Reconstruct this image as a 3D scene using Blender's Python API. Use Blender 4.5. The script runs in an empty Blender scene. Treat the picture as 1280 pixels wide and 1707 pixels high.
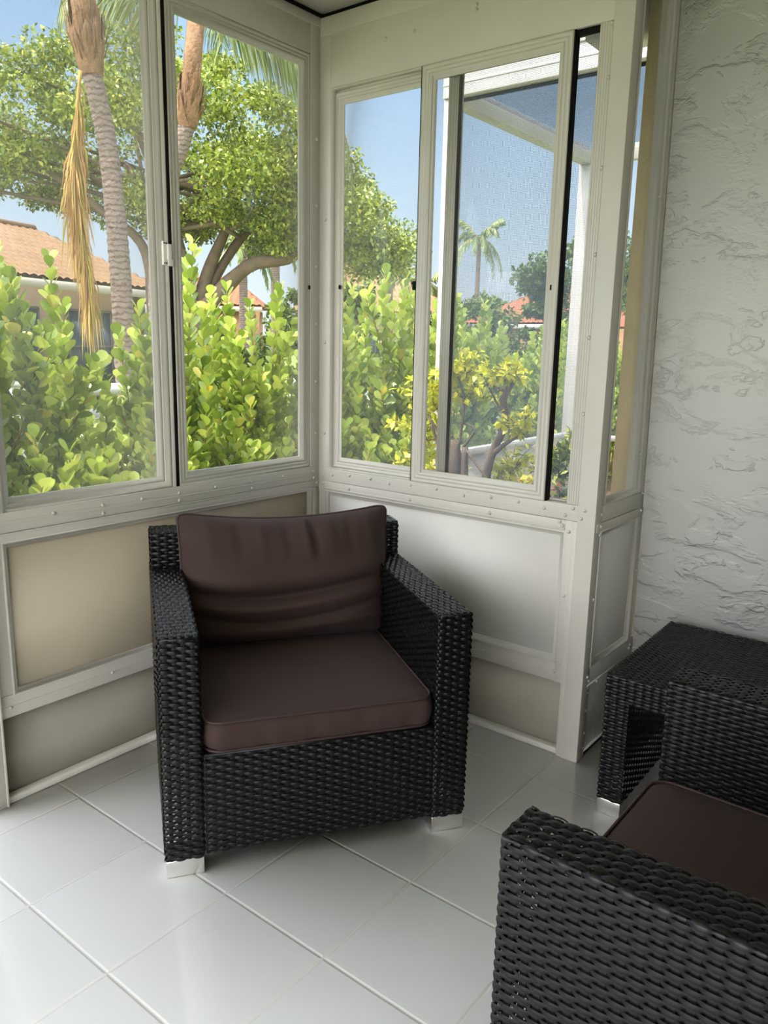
import bpy, math, random
import numpy as np
from mathutils import Vector, Matrix

SC = bpy.context.scene
COL = SC.collection
PI = math.pi
rng = np.random.default_rng(7)
random.seed(7)
V3 = lambda *a: np.array(a, dtype=float)

# ------------------------------------------------------------------ helpers
def lin(r, g, b):
    f = lambda c: (c / 255.0) / 12.92 if c / 255.0 <= .04045 else (((c / 255.0) + .055) / 1.055) ** 2.4
    return (f(r), f(g), f(b), 1.0)

class Geo:
    """collects vertices and faces (numpy blocks) for ONE mesh object"""
    def __init__(self):
        self.v = []; self.q = []; self.n = 0
    def add(self, verts, faces):
        verts = np.asarray(verts, float).reshape(-1, 3)
        self.v.append(verts)
        for f in (faces if isinstance(faces, list) else [faces]):
            f = np.asarray(f, int)
            if f.size: self.q.append(f + self.n)
        self.n += len(verts)
    def box(self, a, b, M=None):
        x0, y0, z0 = a; x1, y1, z1 = b
        v = np.array([(x0,y0,z0),(x1,y0,z0),(x1,y1,z0),(x0,y1,z0),(x0,y0,z1),(x1,y0,z1),(x1,y1,z1),(x0,y1,z1)], float)
        if M is not None: v = v @ M[:3, :3].T + M[:3, 3]
        self.add(v, np.array([(0,3,2,1),(4,5,6,7),(0,1,5,4),(1,2,6,5),(2,3,7,6),(3,0,4,7)]))
    def tube(self, pts, rad, n=8, cap=True):
        pts = np.asarray(pts, float); m = len(pts)
        rad = np.broadcast_to(np.asarray(rad, float), (m,))
        t = np.gradient(pts, axis=0); t /= np.linalg.norm(t, axis=1)[:, None] + 1e-12
        up = V3(0, 0, 1) if abs(t[0][2]) < .9 else V3(1, 0, 0)
        s = np.cross(t[0], up); s /= np.linalg.norm(s)
        V = []
        a = np.linspace(0, 2 * PI, n, endpoint=False)
        for i in range(m):
            s = s - t[i] * (s @ t[i]); s /= np.linalg.norm(s) + 1e-12
            w = np.cross(t[i], s)
            V.append(pts[i] + rad[i] * (np.cos(a)[:, None] * s + np.sin(a)[:, None] * w))
        V = np.concatenate(V)
        i = np.arange(m - 1)[:, None]; j = np.arange(n)[None]
        F = np.stack([i * n + j, i * n + (j + 1) % n, (i + 1) * n + (j + 1) % n, (i + 1) * n + j], -1).reshape(-1, 4)
        fs = [F]
        if cap: fs += [np.arange(n)[::-1][None], (np.arange(n) + (m - 1) * n)[None]]
        self.add(V, fs)
    def grid(self, P, closed_u=False):
        nu, nv = P.shape[:2]
        i = np.arange(nu if closed_u else nu - 1)[:, None]; j = np.arange(nv - 1)[None]
        i2 = (i + 1) % nu
        F = np.stack([i * nv + j, i2 * nv + j, i2 * nv + j + 1, i * nv + j + 1], -1).reshape(-1, 4)
        self.add(P.reshape(-1, 3), F)
    def mesh(self, name):
        me = bpy.data.meshes.new(name)
        V = np.concatenate(self.v) if self.v else np.zeros((0, 3))
        lens = np.concatenate([np.full(len(f), f.shape[1]) for f in self.q])
        idx = np.concatenate([f.ravel() for f in self.q])
        me.vertices.add(len(V)); me.vertices.foreach_set('co', V.ravel().astype(np.float32))
        me.loops.add(len(idx)); me.loops.foreach_set('vertex_index', idx.astype(np.int32))
        me.polygons.add(len(lens))
        st = np.concatenate([[0], np.cumsum(lens)[:-1]])
        me.polygons.foreach_set('loop_start', st.astype(np.int32))
        me.polygons.foreach_set('loop_total', lens.astype(np.int32))
        me.update(calc_edges=True); me.validate()
        return me
    def obj(self, name, mat, parent=None, smooth=False, bevel=0):
        me = self.mesh(name)
        me.materials.append(mat)
        if smooth: me.polygons.foreach_set('use_smooth', np.ones(len(me.polygons), bool))
        o = bpy.data.objects.new(name, me); COL.objects.link(o)
        if parent is not None: o.parent = parent
        if bevel:
            m = o.modifiers.new('bevel', 'BEVEL'); m.width = bevel; m.segments = 2; m.limit_method = 'ANGLE'
        return o

def tag(o, label, cat, group=None, kind=None):
    o['label'] = label; o['category'] = cat
    if group: o['group'] = group
    if kind: o['kind'] = kind
    return o
def thing(name, label, cat, loc=(0, 0, 0), rz=0, group=None, kind=None):
    o = bpy.data.objects.new(name, None); COL.objects.link(o)
    o.location = loc; o.rotation_euler = (0, 0, rz); o.empty_display_size = .1
    return tag(o, label, cat, group, kind)
def dup(root, loc, rz, label, group=None, scale=None):
    r = root.copy(); COL.objects.link(r); r.location = loc; r.rotation_euler = (0, 0, rz)
    if scale: r.scale = (scale,) * 3
    r['label'] = label
    if group: r['group'] = group
    for ch in list(root.children):
        c = ch.copy(); COL.objects.link(c); c.parent = r
        for g in ch.children:
            d = g.copy(); COL.objects.link(d); d.parent = c
    return r

# ------------------------------------------------------------------ materials
def newmat(name):
    m = bpy.data.materials.new(name); m.use_nodes = True
    nt = m.node_tree; nt.nodes.clear()
    out = nt.nodes.new('ShaderNodeOutputMaterial')
    return m, nt, out
def N(nt, t, **kw):
    n = nt.nodes.new('ShaderNode' + t)
    for k, v in kw.items():
        if k.startswith('in_'): n.inputs[k[3:].replace('_', ' ')].default_value = v
        else: setattr(n, k, v)
    return n
def L(nt, a, b): nt.links.new(a, b)
def pbr(name, col, rough=.5, spec=.5, metal=0, bump=None, var=None, coat=0, sheen=0):
    """principled; bump=(scale, strength, distance); var=(scale, amount) colour mottling"""
    m, nt, out = newmat(name)
    p = N(nt, 'BsdfPrincipled'); L(nt, p.outputs[0], out.inputs[0])
    p.inputs['Base Color'].default_value = col; p.inputs['Roughness'].default_value = rough
    p.inputs['Specular IOR Level'].default_value = spec; p.inputs['Metallic'].default_value = metal
    p.inputs['Coat Weight'].default_value = coat; p.inputs['Sheen Weight'].default_value = sheen
    tc = N(nt, 'TexCoord')
    if var:
        no = N(nt, 'TexNoise'); no.inputs['Scale'].default_value = var[0]; no.inputs['Detail'].default_value = 5
        L(nt, tc.outputs['Object'], no.inputs['Vector'])
        mx = N(nt, 'MixRGB', blend_type='MULTIPLY'); mx.inputs[0].default_value = 1
        mr = N(nt, 'MapRange'); mr.inputs[1].default_value = .3; mr.inputs[2].default_value = .7
        mr.inputs[3].default_value = 1 - var[1]; mr.inputs[4].default_value = 1 + var[1] * .4
        L(nt, no.outputs['Fac'], mr.inputs[0]); mx.inputs[1].default_value = col
        L(nt, mr.outputs[0], mx.inputs[2]); L(nt, mx.outputs[0], p.inputs['Base Color'])
    if bump:
        no = N(nt, 'TexNoise'); no.inputs['Scale'].default_value = bump[0]; no.inputs['Detail'].default_value = 4
        L(nt, tc.outputs['Object'], no.inputs['Vector'])
        b = N(nt, 'Bump'); b.inputs['Strength'].default_value = bump[1]; b.inputs['Distance'].default_value = bump[2]
        L(nt, no.outputs['Fac'], b.inputs['Height']); L(nt, b.outputs[0], p.inputs['Normal'])
    return m
def leafmat(name, cols, trans=.35, rough=.4, spec=.4, pos=None):
    m, nt, out = newmat(name)
    g = N(nt, 'NewGeometry'); r = N(nt, 'ValToRGB')
    el = r.color_ramp.elements
    while len(el) < len(cols): el.new(.5)
    for i, c in enumerate(cols):
        el[i].position = i / (len(cols) - 1) if pos is None else pos[i]; el[i].color = c
    L(nt, g.outputs['Random Per Island'], r.inputs[0])
    p = N(nt, 'BsdfPrincipled'); p.inputs['Roughness'].default_value = rough; p.inputs['Specular IOR Level'].default_value = spec
    t = N(nt, 'BsdfTranslucent'); mx = N(nt, 'MixShader'); mx.inputs[0].default_value = trans
    L(nt, r.outputs[0], p.inputs['Base Color']); L(nt, r.outputs[0], t.inputs[0])
    L(nt, p.outputs[0], mx.inputs[1]); L(nt, t.outputs[0], mx.inputs[2]); L(nt, mx.outputs[0], out.inputs[0])
    return m
def glassmat(name, tint, refl=1.0, film=0):
    m, nt, out = newmat(name)
    t = N(nt, 'BsdfTransparent'); t.inputs[0].default_value = tint
    g = N(nt, 'BsdfGlossy'); g.inputs['Roughness'].default_value = .02
    f = N(nt, 'Fresnel'); f.inputs[0].default_value = 1.45
    mu = N(nt, 'Math', operation='MULTIPLY'); mu.inputs[1].default_value = refl
    mx = N(nt, 'MixShader')
    ge = N(nt, 'NewGeometry'); ib = N(nt, 'Math', operation='SUBTRACT'); ib.inputs[0].default_value = 1; L(nt, ge.outputs['Backfacing'], ib.inputs[1])
    m2 = N(nt, 'Math', operation='MULTIPLY'); L(nt, f.outputs[0], m2.inputs[0]); L(nt, ib.outputs[0], m2.inputs[1])
    L(nt, m2.outputs[0], mu.inputs[0]); L(nt, mu.outputs[0], mx.inputs[0])
    fm = N(nt, 'MixShader'); fm.inputs[0].default_value = film; df = N(nt, 'BsdfTranslucent'); df.inputs[0].default_value = (.9, .9, .88, 1)
    L(nt, t.outputs[0], fm.inputs[1]); L(nt, df.outputs[0], fm.inputs[2])
    L(nt, fm.outputs[0], mx.inputs[1]); L(nt, g.outputs[0], mx.inputs[2]); L(nt, mx.outputs[0], out.inputs[0])
    return m
def screenmat(name, col, period, wire, axis):
    """woven insect screen: procedural square mesh of wires, object coordinates; axis = the two in-plane axes"""
    m, nt, out = newmat(name)
    tc = N(nt, 'TexCoord'); sp = N(nt, 'SeparateXYZ'); L(nt, tc.outputs['Object'], sp.inputs[0])
    res = []
    for a in axis:
        mu = N(nt, 'Math', operation='MULTIPLY'); mu.inputs[1].default_value = 1 / period
        fr = N(nt, 'Math', operation='FRACT'); lt = N(nt, 'Math', operation='LESS_THAN'); lt.inputs[1].default_value = wire
        L(nt, sp.outputs[a], mu.inputs[0]); L(nt, mu.outputs[0], fr.inputs[0]); L(nt, fr.outputs[0], lt.inputs[0]); res.append(lt)
    mxm = N(nt, 'Math', operation='MAXIMUM'); L(nt, res[0].outputs[0], mxm.inputs[0]); L(nt, res[1].outputs[0], mxm.inputs[1])
    t = N(nt, 'BsdfTransparent'); d = N(nt, 'BsdfDiffuse'); d.inputs[0].default_value = col
    mx = N(nt, 'MixShader'); L(nt, mxm.outputs[0], mx.inputs[0]); L(nt, t.outputs[0], mx.inputs[1]); L(nt, d.outputs[0], mx.inputs[2])
    L(nt, mx.outputs[0], out.inputs[0])
    return m

M = {}
M['alu'] = pbr('painted_aluminium', lin(186, 182, 172), .42, .4, var=(6, .05))
M['alu_d'] = pbr('bare_track_aluminium', lin(228, 222, 214), .35, .5)
M['black'] = pbr('black_gasket', (.004, .004, .004, 1), .8, .2)
M['panel'] = pbr('fibreglass_kick_panel', lin(160, 149, 129), .5, .35, var=(3.5, .08))
M['panel_b'] = pbr('white_kick_panel', lin(208, 205, 199), .5, .35, var=(3.5, .05))
M['kick'] = pbr('grey_kick_plate', lin(174, 168, 154), .55, .3, var=(4, .10))
M['kick_dimmed'] = pbr('dimmed_grey_kick_plate', lin(138, 133, 120), .55, .3, var=(4, .10))  # same kick plate, colour darkened to stand in for dimmer light on the left wall
M['worn'] = pbr('worn_metal_plate', lin(186, 183, 172), .35, .6, metal=.25, var=(9, .38))
M['strip'] = pbr('floor_strip_paint', lin(200, 196, 186), .45, .4)
M['ceil'] = pbr('ceiling_board', lin(240, 240, 236), .6, .3)
M['dark'] = pbr('gap_shade_black', (.006, .006, .006, 1), .9, .1)  # black colour stands in for the shade inside gaps and grooves
M['roomwall'] = pbr('painted_house_wall', lin(205, 200, 190), .7, .3)
M['glass'] = glassmat('window_glass', (.97, .975, .97, 1), .45, .006)
M['glass_old'] = glassmat('window_glass_hazy', (.97, .97, .965, 1), .6, .013)
M['mesh_fine'] = screenmat('insect_screen_fine', (.55, .56, .56, 1), .0024, .055, ('Y', 'Z'))
M['mesh_b'] = screenmat('insect_screen', (.30, .37, .52, 1), .0046, .14, ('X', 'Z'))
M['mesh_b_fine'] = screenmat('insect_screen_light', (.5, .52, .54, 1), .0026, .05, ('X', 'Z'))
M['mesh_cage'] = screenmat('cage_screen', (.25, .28, .34, 1), .004, .06, ('X', 'Z'))
M['mesh_cage_y'] = screenmat('cage_screen_side', (.25, .28, .34, 1), .004, .05, ('Y', 'Z'))
M['mesh_cage_r'] = screenmat('cage_screen_roof', (.12, .14, .20, 1), .004, .2, ('X', 'Y'))
M['cage'] = pbr('white_cage_aluminium', lin(190, 187, 180), .45, .4, var=(3, .12))
M['rattan'] = pbr('black_synthetic_rattan', (.0034, .0034, .0038, 1), .36, .28)
M['seatdeck'] = pbr('dark_seat_deck', (.012, .012, .012, 1), .8, .2)
M['chrome'] = pbr('brushed_chrome', (.72, .71, .69, 1), .28, .5, metal=1)
M['fabric'] = pbr('brown_cushion_fabric', lin(58, 45, 42), .8, .10, bump=(900, .12, .0006), sheen=.02)
M['piping'] = pbr('brown_piping', lin(52, 37, 35), .55, .3)
M['bark'] = pbr('grey_bark', lin(120, 104, 88), .9, .2, bump=(14, .6, .02), var=(5, .3))
def palm_mat():
    m = pbr('palm_bark', lin(158, 140, 130), .9, .15, bump=(14, .9, .04)); nt = m.node_tree
    p = [n for n in nt.nodes if n.type == 'BSDF_PRINCIPLED'][0]; tc = [n for n in nt.nodes if n.type == 'TEX_COORD'][0]
    w = N(nt, 'TexWave', bands_direction='Z'); w.inputs['Scale'].default_value = 5.0; w.inputs['Distortion'].default_value = 5.0; w.inputs['Detail'].default_value = 4; w.inputs['Detail Scale'].default_value = 2.5
    L(nt, tc.outputs['Object'], w.inputs['Vector']); r_ = N(nt, 'ValToRGB'); r_.color_ramp.elements[0].color = lin(108, 94, 86); r_.color_ramp.elements[1].color = lin(142, 126, 116); r_.color_ramp.elements[0].position = .05; r_.color_ramp.elements[1].position = .45
    L(nt, w.outputs['Fac'], r_.inputs[0]); L(nt, r_.outputs[0], p.inputs['Base Color']); return m
M['palmbark'] = palm_mat()
M['boot'] = pbr('palm_boot_fibre', lin(146, 114, 88), .9, .15, bump=(25, .7, .03), var=(7, .35))
M['stem'] = pbr('green_brown_stem', lin(140, 120, 70), .7, .3)
M['clusia'] = leafmat('clusia_leaf', [lin(112, 136, 44), lin(148, 170, 58), lin(178, 194, 78), lin(196, 204, 100), lin(206, 188, 64)], .38, .34, .5, (0, .35, .7, .975, 1))
M['ficus'] = leafmat('ficus_leaf', [lin(78, 98, 42), lin(120, 138, 52), lin(158, 170, 66), lin(190, 192, 88)], .2, .4, .45)
M['ficus_far'] = leafmat('far_leaf', [lin(62, 82, 40), lin(92, 112, 52), lin(118, 132, 62)], .2, .6, .2)
M['golden'] = leafmat('golden_leaf', [lin(150, 160, 30), lin(210, 210, 50), lin(236, 228, 90)], .35, .4, .4)
M['frond'] = leafmat('palm_frond_green', [lin(96, 116, 66), lin(130, 146, 84), lin(160, 168, 104)], .2, .45, .4)
M['deadfrond'] = leafmat('palm_frond_dead', [lin(170, 128, 88), lin(196, 160, 100), lin(160, 156, 70)], .25, .8, .1)
M['redflower'] = leafmat('red_flower', [lin(200, 50, 60), lin(230, 120, 130)], .3, .6, .2)
M['fence'] = pbr('white_vinyl', lin(238, 238, 236), .4, .4)
M['roof_a'] = pbr('terracotta_tile_pale', lin(128, 101, 72), .8, .2, var=(1.3, .16))
M['roof_b'] = pbr('terracotta_tile_red', lin(140, 88, 62), .8, .2, var=(1.3, .16))
M['roof_c'] = pbr('terracotta_tile_yellow', lin(136, 114, 80), .8, .2, var=(1.3, .12))
M['stucco_tan'] = pbr('tan_house_stucco', lin(150, 132, 110), .85, .2)
M['stucco_peach'] = pbr('peach_house_stucco', lin(196, 150, 114), .85, .2)
M['fascia'] = pbr('white_fascia', lin(206, 198, 184), .6, .3)
M['winframe'] = pbr('grey_window_frame', lin(120, 116, 108), .6, .3)
M['winglass'] = pbr('dark_window_glass', lin(92, 100, 104), .12, .6)
M['grass'] = pbr('lawn_grass', lin(138, 148, 84), .95, .1, bump=(90, .7, .03), var=(3, .35))
M['mulch'] = pbr('brown_mulch', lin(104, 88, 66), .95, .1, bump=(40, .8, .03), var=(9, .4))
M['patio'] = pbr('concrete_patio', lin(206, 200, 188), .85, .2, var=(3, .08))
M['road'] = pbr('pale_asphalt', lin(178, 176, 172), .9, .2, var=(2, .08))
M['ext'] = pbr('cream_exterior_stucco', lin(206, 184, 146), .85, .2, bump=(60, .5, .006), var=(9, .12))

def floor_mat():
    m, nt, out = newmat('white_floor_tile')
    tc = N(nt, 'TexCoord'); mp = N(nt, 'Mapping')
    mp.inputs['Location'].default_value = (-(.122 - .33 * 10), -(-1.175 - .33 * 20), 0)
    L(nt, tc.outputs['Object'], mp.inputs['Vector'])
    sp = N(nt, 'SeparateXYZ'); L(nt, mp.outputs[0], sp.inputs[0])
    ds = []; ids = []
    for a in 'XY':
        mu = N(nt, 'Math', operation='DIVIDE'); mu.inputs[1].default_value = .33
        L(nt, sp.outputs[a], mu.inputs[0])
        fr = N(nt, 'Math', operation='FRACT'); L(nt, mu.outputs[0], fr.inputs[0])
        fl = N(nt, 'Math', operation='FLOOR'); L(nt, mu.outputs[0], fl.inputs[0]); ids.append(fl)
        pp = N(nt, 'Math', operation='PINGPONG'); pp.inputs[1].default_value = .5; L(nt, fr.outputs[0], pp.inputs[0]); ds.append(pp)
    mn = N(nt, 'Math', operation='MINIMUM'); L(nt, ds[0].outputs[0], mn.inputs[0]); L(nt, ds[1].outputs[0], mn.inputs[1])
    g = N(nt, 'MapRange'); g.inputs[1].default_value = .006; g.inputs[2].default_value = .011; L(nt, mn.outputs[0], g.inputs[0])
    cmb = N(nt, 'CombineXYZ'); L(nt, ids[0].outputs[0], cmb.inputs[0]); L(nt, ids[1].outputs[0], cmb.inputs[1])
    wn = N(nt, 'TexWhiteNoise'); L(nt, cmb.outputs[0], wn.inputs['Vector'])
    r = N(nt, 'MapRange'); r.inputs[3].default_value = .95; r.inputs[4].default_value = 1.0; L(nt, wn.outputs['Value'], r.inputs[0])
    tile = N(nt, 'MixRGB', blend_type='MULTIPLY'); tile.inputs[0].default_value = 1; tile.inputs[1].default_value = lin(232, 231, 228)
    L(nt, r.outputs[0], tile.inputs[2])
    mx = N(nt, 'MixRGB'); mx.inputs[1].default_value = lin(222, 218, 210); L(nt, g.outputs[0], mx.inputs[0]); L(nt, tile.outputs[0], mx.inputs[2])
    p = N(nt, 'BsdfPrincipled'); L(nt, mx.outputs[0], p.inputs['Base Color'])
    rr = N(nt, 'MapRange'); rr.inputs[3].default_value = .6; rr.inputs[4].default_value = .16; L(nt, g.outputs[0], rr.inputs[0]); L(nt, rr.outputs[0], p.inputs['Roughness'])
    p.inputs['Specular IOR Level'].default_value = .5
    g2 = N(nt, 'MapRange'); g2.inputs[1].default_value = .004; g2.inputs[2].default_value = .018; L(nt, mn.outputs[0], g2.inputs[0])
    b = N(nt, 'Bump'); b.inputs['Distance'].default_value = .002; b.inputs['Strength'].default_value = .7
    L(nt, g2.outputs[0], b.inputs['Height']); L(nt, b.outputs[0], p.inputs['Normal']); L(nt, p.outputs[0], out.inputs[0])
    return m
M['floor'] = floor_mat()

def stucco_mat():
    m, nt, out = newmat('white_knockdown_stucco')
    p = N(nt, 'BsdfPrincipled'); p.inputs['Base Color'].default_value = lin(190, 189, 184); p.inputs['Roughness'].default_value = .55
    p.inputs['Specular IOR Level'].default_value = .35
    tc = N(nt, 'TexCoord')
    # trowelled flats with ragged edges: stepped, stretched noise + fine grit in patches
    mp = N(nt, 'Mapping'); mp.inputs['Scale'].default_value = (1, 1, 1.7); L(nt, tc.outputs['Object'], mp.inputs[0])
    n1 = N(nt, 'TexNoise'); n1.inputs['Scale'].default_value = 4.5; n1.inputs['Detail'].default_value = 9; n1.inputs['Roughness'].default_value = .55; n1.inputs['Distortion'].default_value = .3
    L(nt, mp.outputs[0], n1.inputs['Vector'])
    r1 = N(nt, 'MapRange', interpolation_type='SMOOTHSTEP'); r1.inputs[1].default_value = .50; r1.inputs[2].default_value = .58; L(nt, n1.outputs['Fac'], r1.inputs[0])
    n1b = N(nt, 'TexNoise'); n1b.inputs['Scale'].default_value = 7; n1b.inputs['Detail'].default_value = 8; n1b.inputs['Roughness'].default_value = .6; n1b.inputs['Distortion'].default_value = .4
    mpb = N(nt, 'Mapping'); mpb.inputs['Location'].default_value = (3.1, 7.7, 1.9); mpb.inputs['Scale'].default_value = (1, 1, 1.8); L(nt, tc.outputs['Object'], mpb.inputs[0]); L(nt, mpb.outputs[0], n1b.inputs['Vector'])
    r1b = N(nt, 'MapRange', interpolation_type='SMOOTHSTEP'); r1b.inputs[1].default_value = .58; r1b.inputs[2].default_value = .63; L(nt, n1b.outputs['Fac'], r1b.inputs[0])
    n2 = N(nt, 'TexNoise'); n2.inputs['Scale'].default_value = 55; n2.inputs['Detail'].default_value = 5; L(nt, mp.outputs[0], n2.inputs['Vector'])
    n3 = N(nt, 'TexNoise'); n3.inputs['Scale'].default_value = 3; n3.inputs['Detail'].default_value = 2; L(nt, tc.outputs['Object'], n3.inputs['Vector'])
    r3 = N(nt, 'MapRange'); r3.inputs[1].default_value = .48; r3.inputs[2].default_value = .62; L(nt, n3.outputs['Fac'], r3.inputs[0])
    mg = N(nt, 'Math', operation='MULTIPLY'); L(nt, n2.outputs['Fac'], mg.inputs[0]); L(nt, r3.outputs[0], mg.inputs[1])
    s1 = N(nt, 'Math', operation='MULTIPLY_ADD'); s1.inputs[1].default_value = .85; L(nt, mg.outputs[0], s1.inputs[0]); L(nt, r1.outputs[0], s1.inputs[2])
    s2 = N(nt, 'Math', operation='MULTIPLY_ADD'); s2.inputs[1].default_value = .7; L(nt, r1b.outputs[0], s2.inputs[0]); L(nt, s1.outputs[0], s2.inputs[2])
    b = N(nt, 'Bump'); b.inputs['Strength'].default_value = .8; b.inputs['Distance'].default_value = .004
    L(nt, s2.outputs[0], b.inputs['Height']); L(nt, b.outputs[0], p.inputs['Normal']); L(nt, p.outputs[0], out.inputs[0])
    return m
M['stucco'] = stucco_mat()

# ------------------------------------------------------------------ camera
cam = bpy.data.cameras.new('camera'); camo = bpy.data.objects.new('camera', cam); COL.objects.link(camo)
yaw, pitch, roll = math.radians(38.07417), math.radians(11.9985), math.radians(-1.243219)
f = V3(-math.sin(yaw) * math.cos(pitch), math.cos(yaw) * math.cos(pitch), -math.sin(pitch))
r = V3(math.cos(yaw), math.sin(yaw), 0); d = np.cross(f, r)
c_, s_ = math.cos(roll), math.sin(roll)
r2 = c_ * r + s_ * d; d2 = -s_ * r + c_ * d
R = Matrix(((r2[0], -d2[0], -f[0]), (r2[1], -d2[1], -f[1]), (r2[2], -d2[2], -f[2])))
CAM = V3(2.13578, -2.29570, 1.34558)
camo.matrix_world = Matrix.Translation(Vector(CAM)) @ R.to_4x4()
cam.sensor_fit = 'VERTICAL'; cam.sensor_height = 36; cam.lens = 1310.4 / 1707 * 36
cam.clip_start = .02; cam.clip_end = 500
SC.camera = camo

# ------------------------------------------------------------------ the room
def struct(o, label, cat): return tag(o, label, cat, kind='structure')
ZC = 2.485
g = Geo(); g.box((-.06, -4.25, -.12), (3.5, .62, 0))
struct(g.obj('floor', M['floor']), 'glossy white square tile floor of the sun porch', 'floor')
g = Geo()
g.box((.016, -4.2, ZC + .008), (.36, -.006, ZC + .03)); g.box((.366, -4.2, ZC + .008), (3.4, -.006, ZC + .03)); g.box((1.2, -.006, ZC + .008), (3.4, .5, ZC + .03))
ce = g.obj('ceiling', M['ceil']); struct(ce, 'dim pale board ceiling over the porch corner', 'ceiling')
g = Geo(); g.box((.358, -4.2, ZC + .002), (.368, -.012, ZC + .012)); g.obj('seam_strip', M['alu_d'], ce)
g = Geo(); g.box((-.36, -4.6, ZC + .05), (4.2, .42, ZC + .17)); g.box((1.0, .40, ZC + .05), (4.2, .80, ZC + .17)); g.box((.0, -4.7, ZC), (.016, 0, ZC + .05)); g.box((-.05, 0.001, ZC), (1.2, .02, ZC + .05))  # deck plus thin black strips that paint the shade in the ceiling gap
g.obj('roof_deck_gap_shade', M['dark'], ce)

def PA(a, z, dd): return (dd, a, z)          # left wall: plane x=0, room on +x
def PB(a, z, dd): return (a, -dd, z)         # back wall: plane y=0, room on -y
def PC(a, z, dd): return (1.18 + dd, a, z)   # short return wall: plane x=1.18
def pbox(g, P, a0, a1, z0, z1, d0, d1):
    p, q = np.array(P(a0, z0, d0)), np.array(P(a1, z1, d1))
    g.box(np.minimum(p, q), np.maximum(p, q))
def frame(g, P, a0, a1, z0, z1, prof):
    """mitred frame: prof = list of (inset, depth) rings from the outside in"""
    rings = []
    for i, dd in prof:
        rings.append([P(a0 + i, z0 + i, dd), P(a1 - i, z0 + i, dd), P(a1 - i, z1 - i, dd), P(a0 + i, z1 - i, dd)])
    v = np.array(rings).reshape(-1, 3); F = []
    for k in range(len(prof) - 1):
        for j in range(4): F.append((k * 4 + j, k * 4 + (j + 1) % 4, k * 4 + 4 + (j + 1) % 4, k * 4 + 4 + j))
    g.add(v, np.array(F))
def sash_prof(w, d0, back):
    return [(0, back), (0, d0), (w * .16, d0), (w * .18, d0 - .002), (w * .30, d0 - .002), (w * .32, d0), (w * .44, d0), (w * .46, d0 - .002), (w * .58, d0 - .002), (w * .6, d0 + .001),
            (w * .72, d0 + .001), (w * .8, d0 - .008), (w, d0 - .011), (w, back), (0, back)]
def rivets(P, pts, rad=.0055, d=.0):
    g = Geo()
    for a, z, dd in pts:
        n = 10; rings = []
        for rr, h in ((1.25, 0), (1.2, .0012), (.95, .0025), (.85, .0042), (.45, .0054)):
            rings.append([P(a + rad * rr * math.cos(t), z + rad * rr * math.sin(t), dd + h) for t in np.linspace(0, 2 * PI, n, endpoint=False)])
        g.grid(np.array(rings).transpose(1, 0, 2), closed_u=True)
        g.add([P(a + rad * .45 * math.cos(t), z + rad * .45 * math.sin(t), dd + .0054) for t in np.linspace(0, 2 * PI, n, endpoint=False)], np.arange(n)[None])
    return g

# ---- left wall (A)
wl = thing('wall_left', 'painted aluminium wall under and around the left windows', 'wall', kind='structure')
g = Geo(); pbox(g, PA, -1.274, -.0505, 2.3575, ZC, -.05, -.0005); pbox(g, PA, -1.33, -.0, ZC - .03, ZC, -.03, .004); g.obj('header', M['alu'], wl, bevel=.001)
g = Geo(); pbox(g, PA, -.05, -.0005, 0.272, ZC, -.05, 0); g.box((-.05, -.0004, .0), (.0012, .05, ZC - .001)); g.obj('corner_post', M['alu'], wl, bevel=.0015)
g = Geo(); pbox(g, PA, -1.33, -1.2755, .336, ZC, -.05, .0005); g.obj('jamb', M['alu'], wl, bevel=.001)
g = Geo(); pbox(g, PA, -1.41, -1.331, 0, ZC, -.05, .012); pbox(g, PA, -1.338, -1.331, 0, .82, .012, .0155); g.obj('post', M['alu'], wl, bevel=.0015)
g = Geo(); pbox(g, PA, -1.33, -.0007, .811, .868, -.045, .001); pbox(g, PA, -1.33, -.0007, .832, .836, 0, .0022); pbox(g, PA, -1.33, -.0007, .843, .845, 0, .002); g.obj('sill_rail', M['alu'], wl, bevel=.001)
g = Geo(); pbox(g, PA, -1.33, -.001, .783, .8095, -.02, .004); pbox(g, PA, -1.33, -.001, .806, .8105, .001, .006); g.obj('trim_rail', M['alu'], wl, bevel=.001)
g = Geo(); pbox(g, PA, -1.33, -.001, .268, .335, -.04, .0015); pbox(g, PA, -1.33, -.001, .300, .3015, .0005, .003); g.obj('bottom_rail', M['alu'], wl, bevel=.001)
g = Geo(); frame(g, PA, -1.29, -.044, .331, .786, [(0, -.02), (0, .004), (.003, .0055), (.006, .004), (.008, -.001), (.017, -.002), (.019, -.012)])
pbox(g, PA, -.0455, -.0008, .3355, .782, -.03, .0012)
g.obj('panel_bead', M['alu'], wl)
g = Geo(); pbox(g, PA, -1.28, -.05, .34, .78, -.02, -.008); g.obj('kick_panel', M['panel'], wl)
g = Geo(); pbox(g, PA, -1.33, .0, 0, .2675, -.06, -.028); g.obj('kick_plate', M['kick_dimmed'], wl)
pts = []
for k, y in enumerate((-1.13, -.97, -.83, -.685, -.53, -.36, -.2, -.03)):
    pts.append((y, .846, 0))
    if k % 2 == 1: pts.append((y, .820, 0))
for z in (1.0, 1.2, 1.42, 1.63, 1.85, 2.08): pts.append((-.018, z, 0))
pts += [(-.968, .297, 0), (-1.30, .297, 0), (-.5, .297, 0), (-.02, .80, .006)]
rivets(PA, pts).obj('rivet', M['alu'], wl, smooth=True)
g = Geo()
for y, z in ((-.058, 1.552),):
    a = np.linspace(0, 2 * PI, 14, endpoint=False); g.add([PA(y + .007 * math.cos(t), z + .0085 * math.sin(t), .0015) for t in a], np.arange(14)[None])
g.obj('weep_hole', M['black'], wl)
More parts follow.
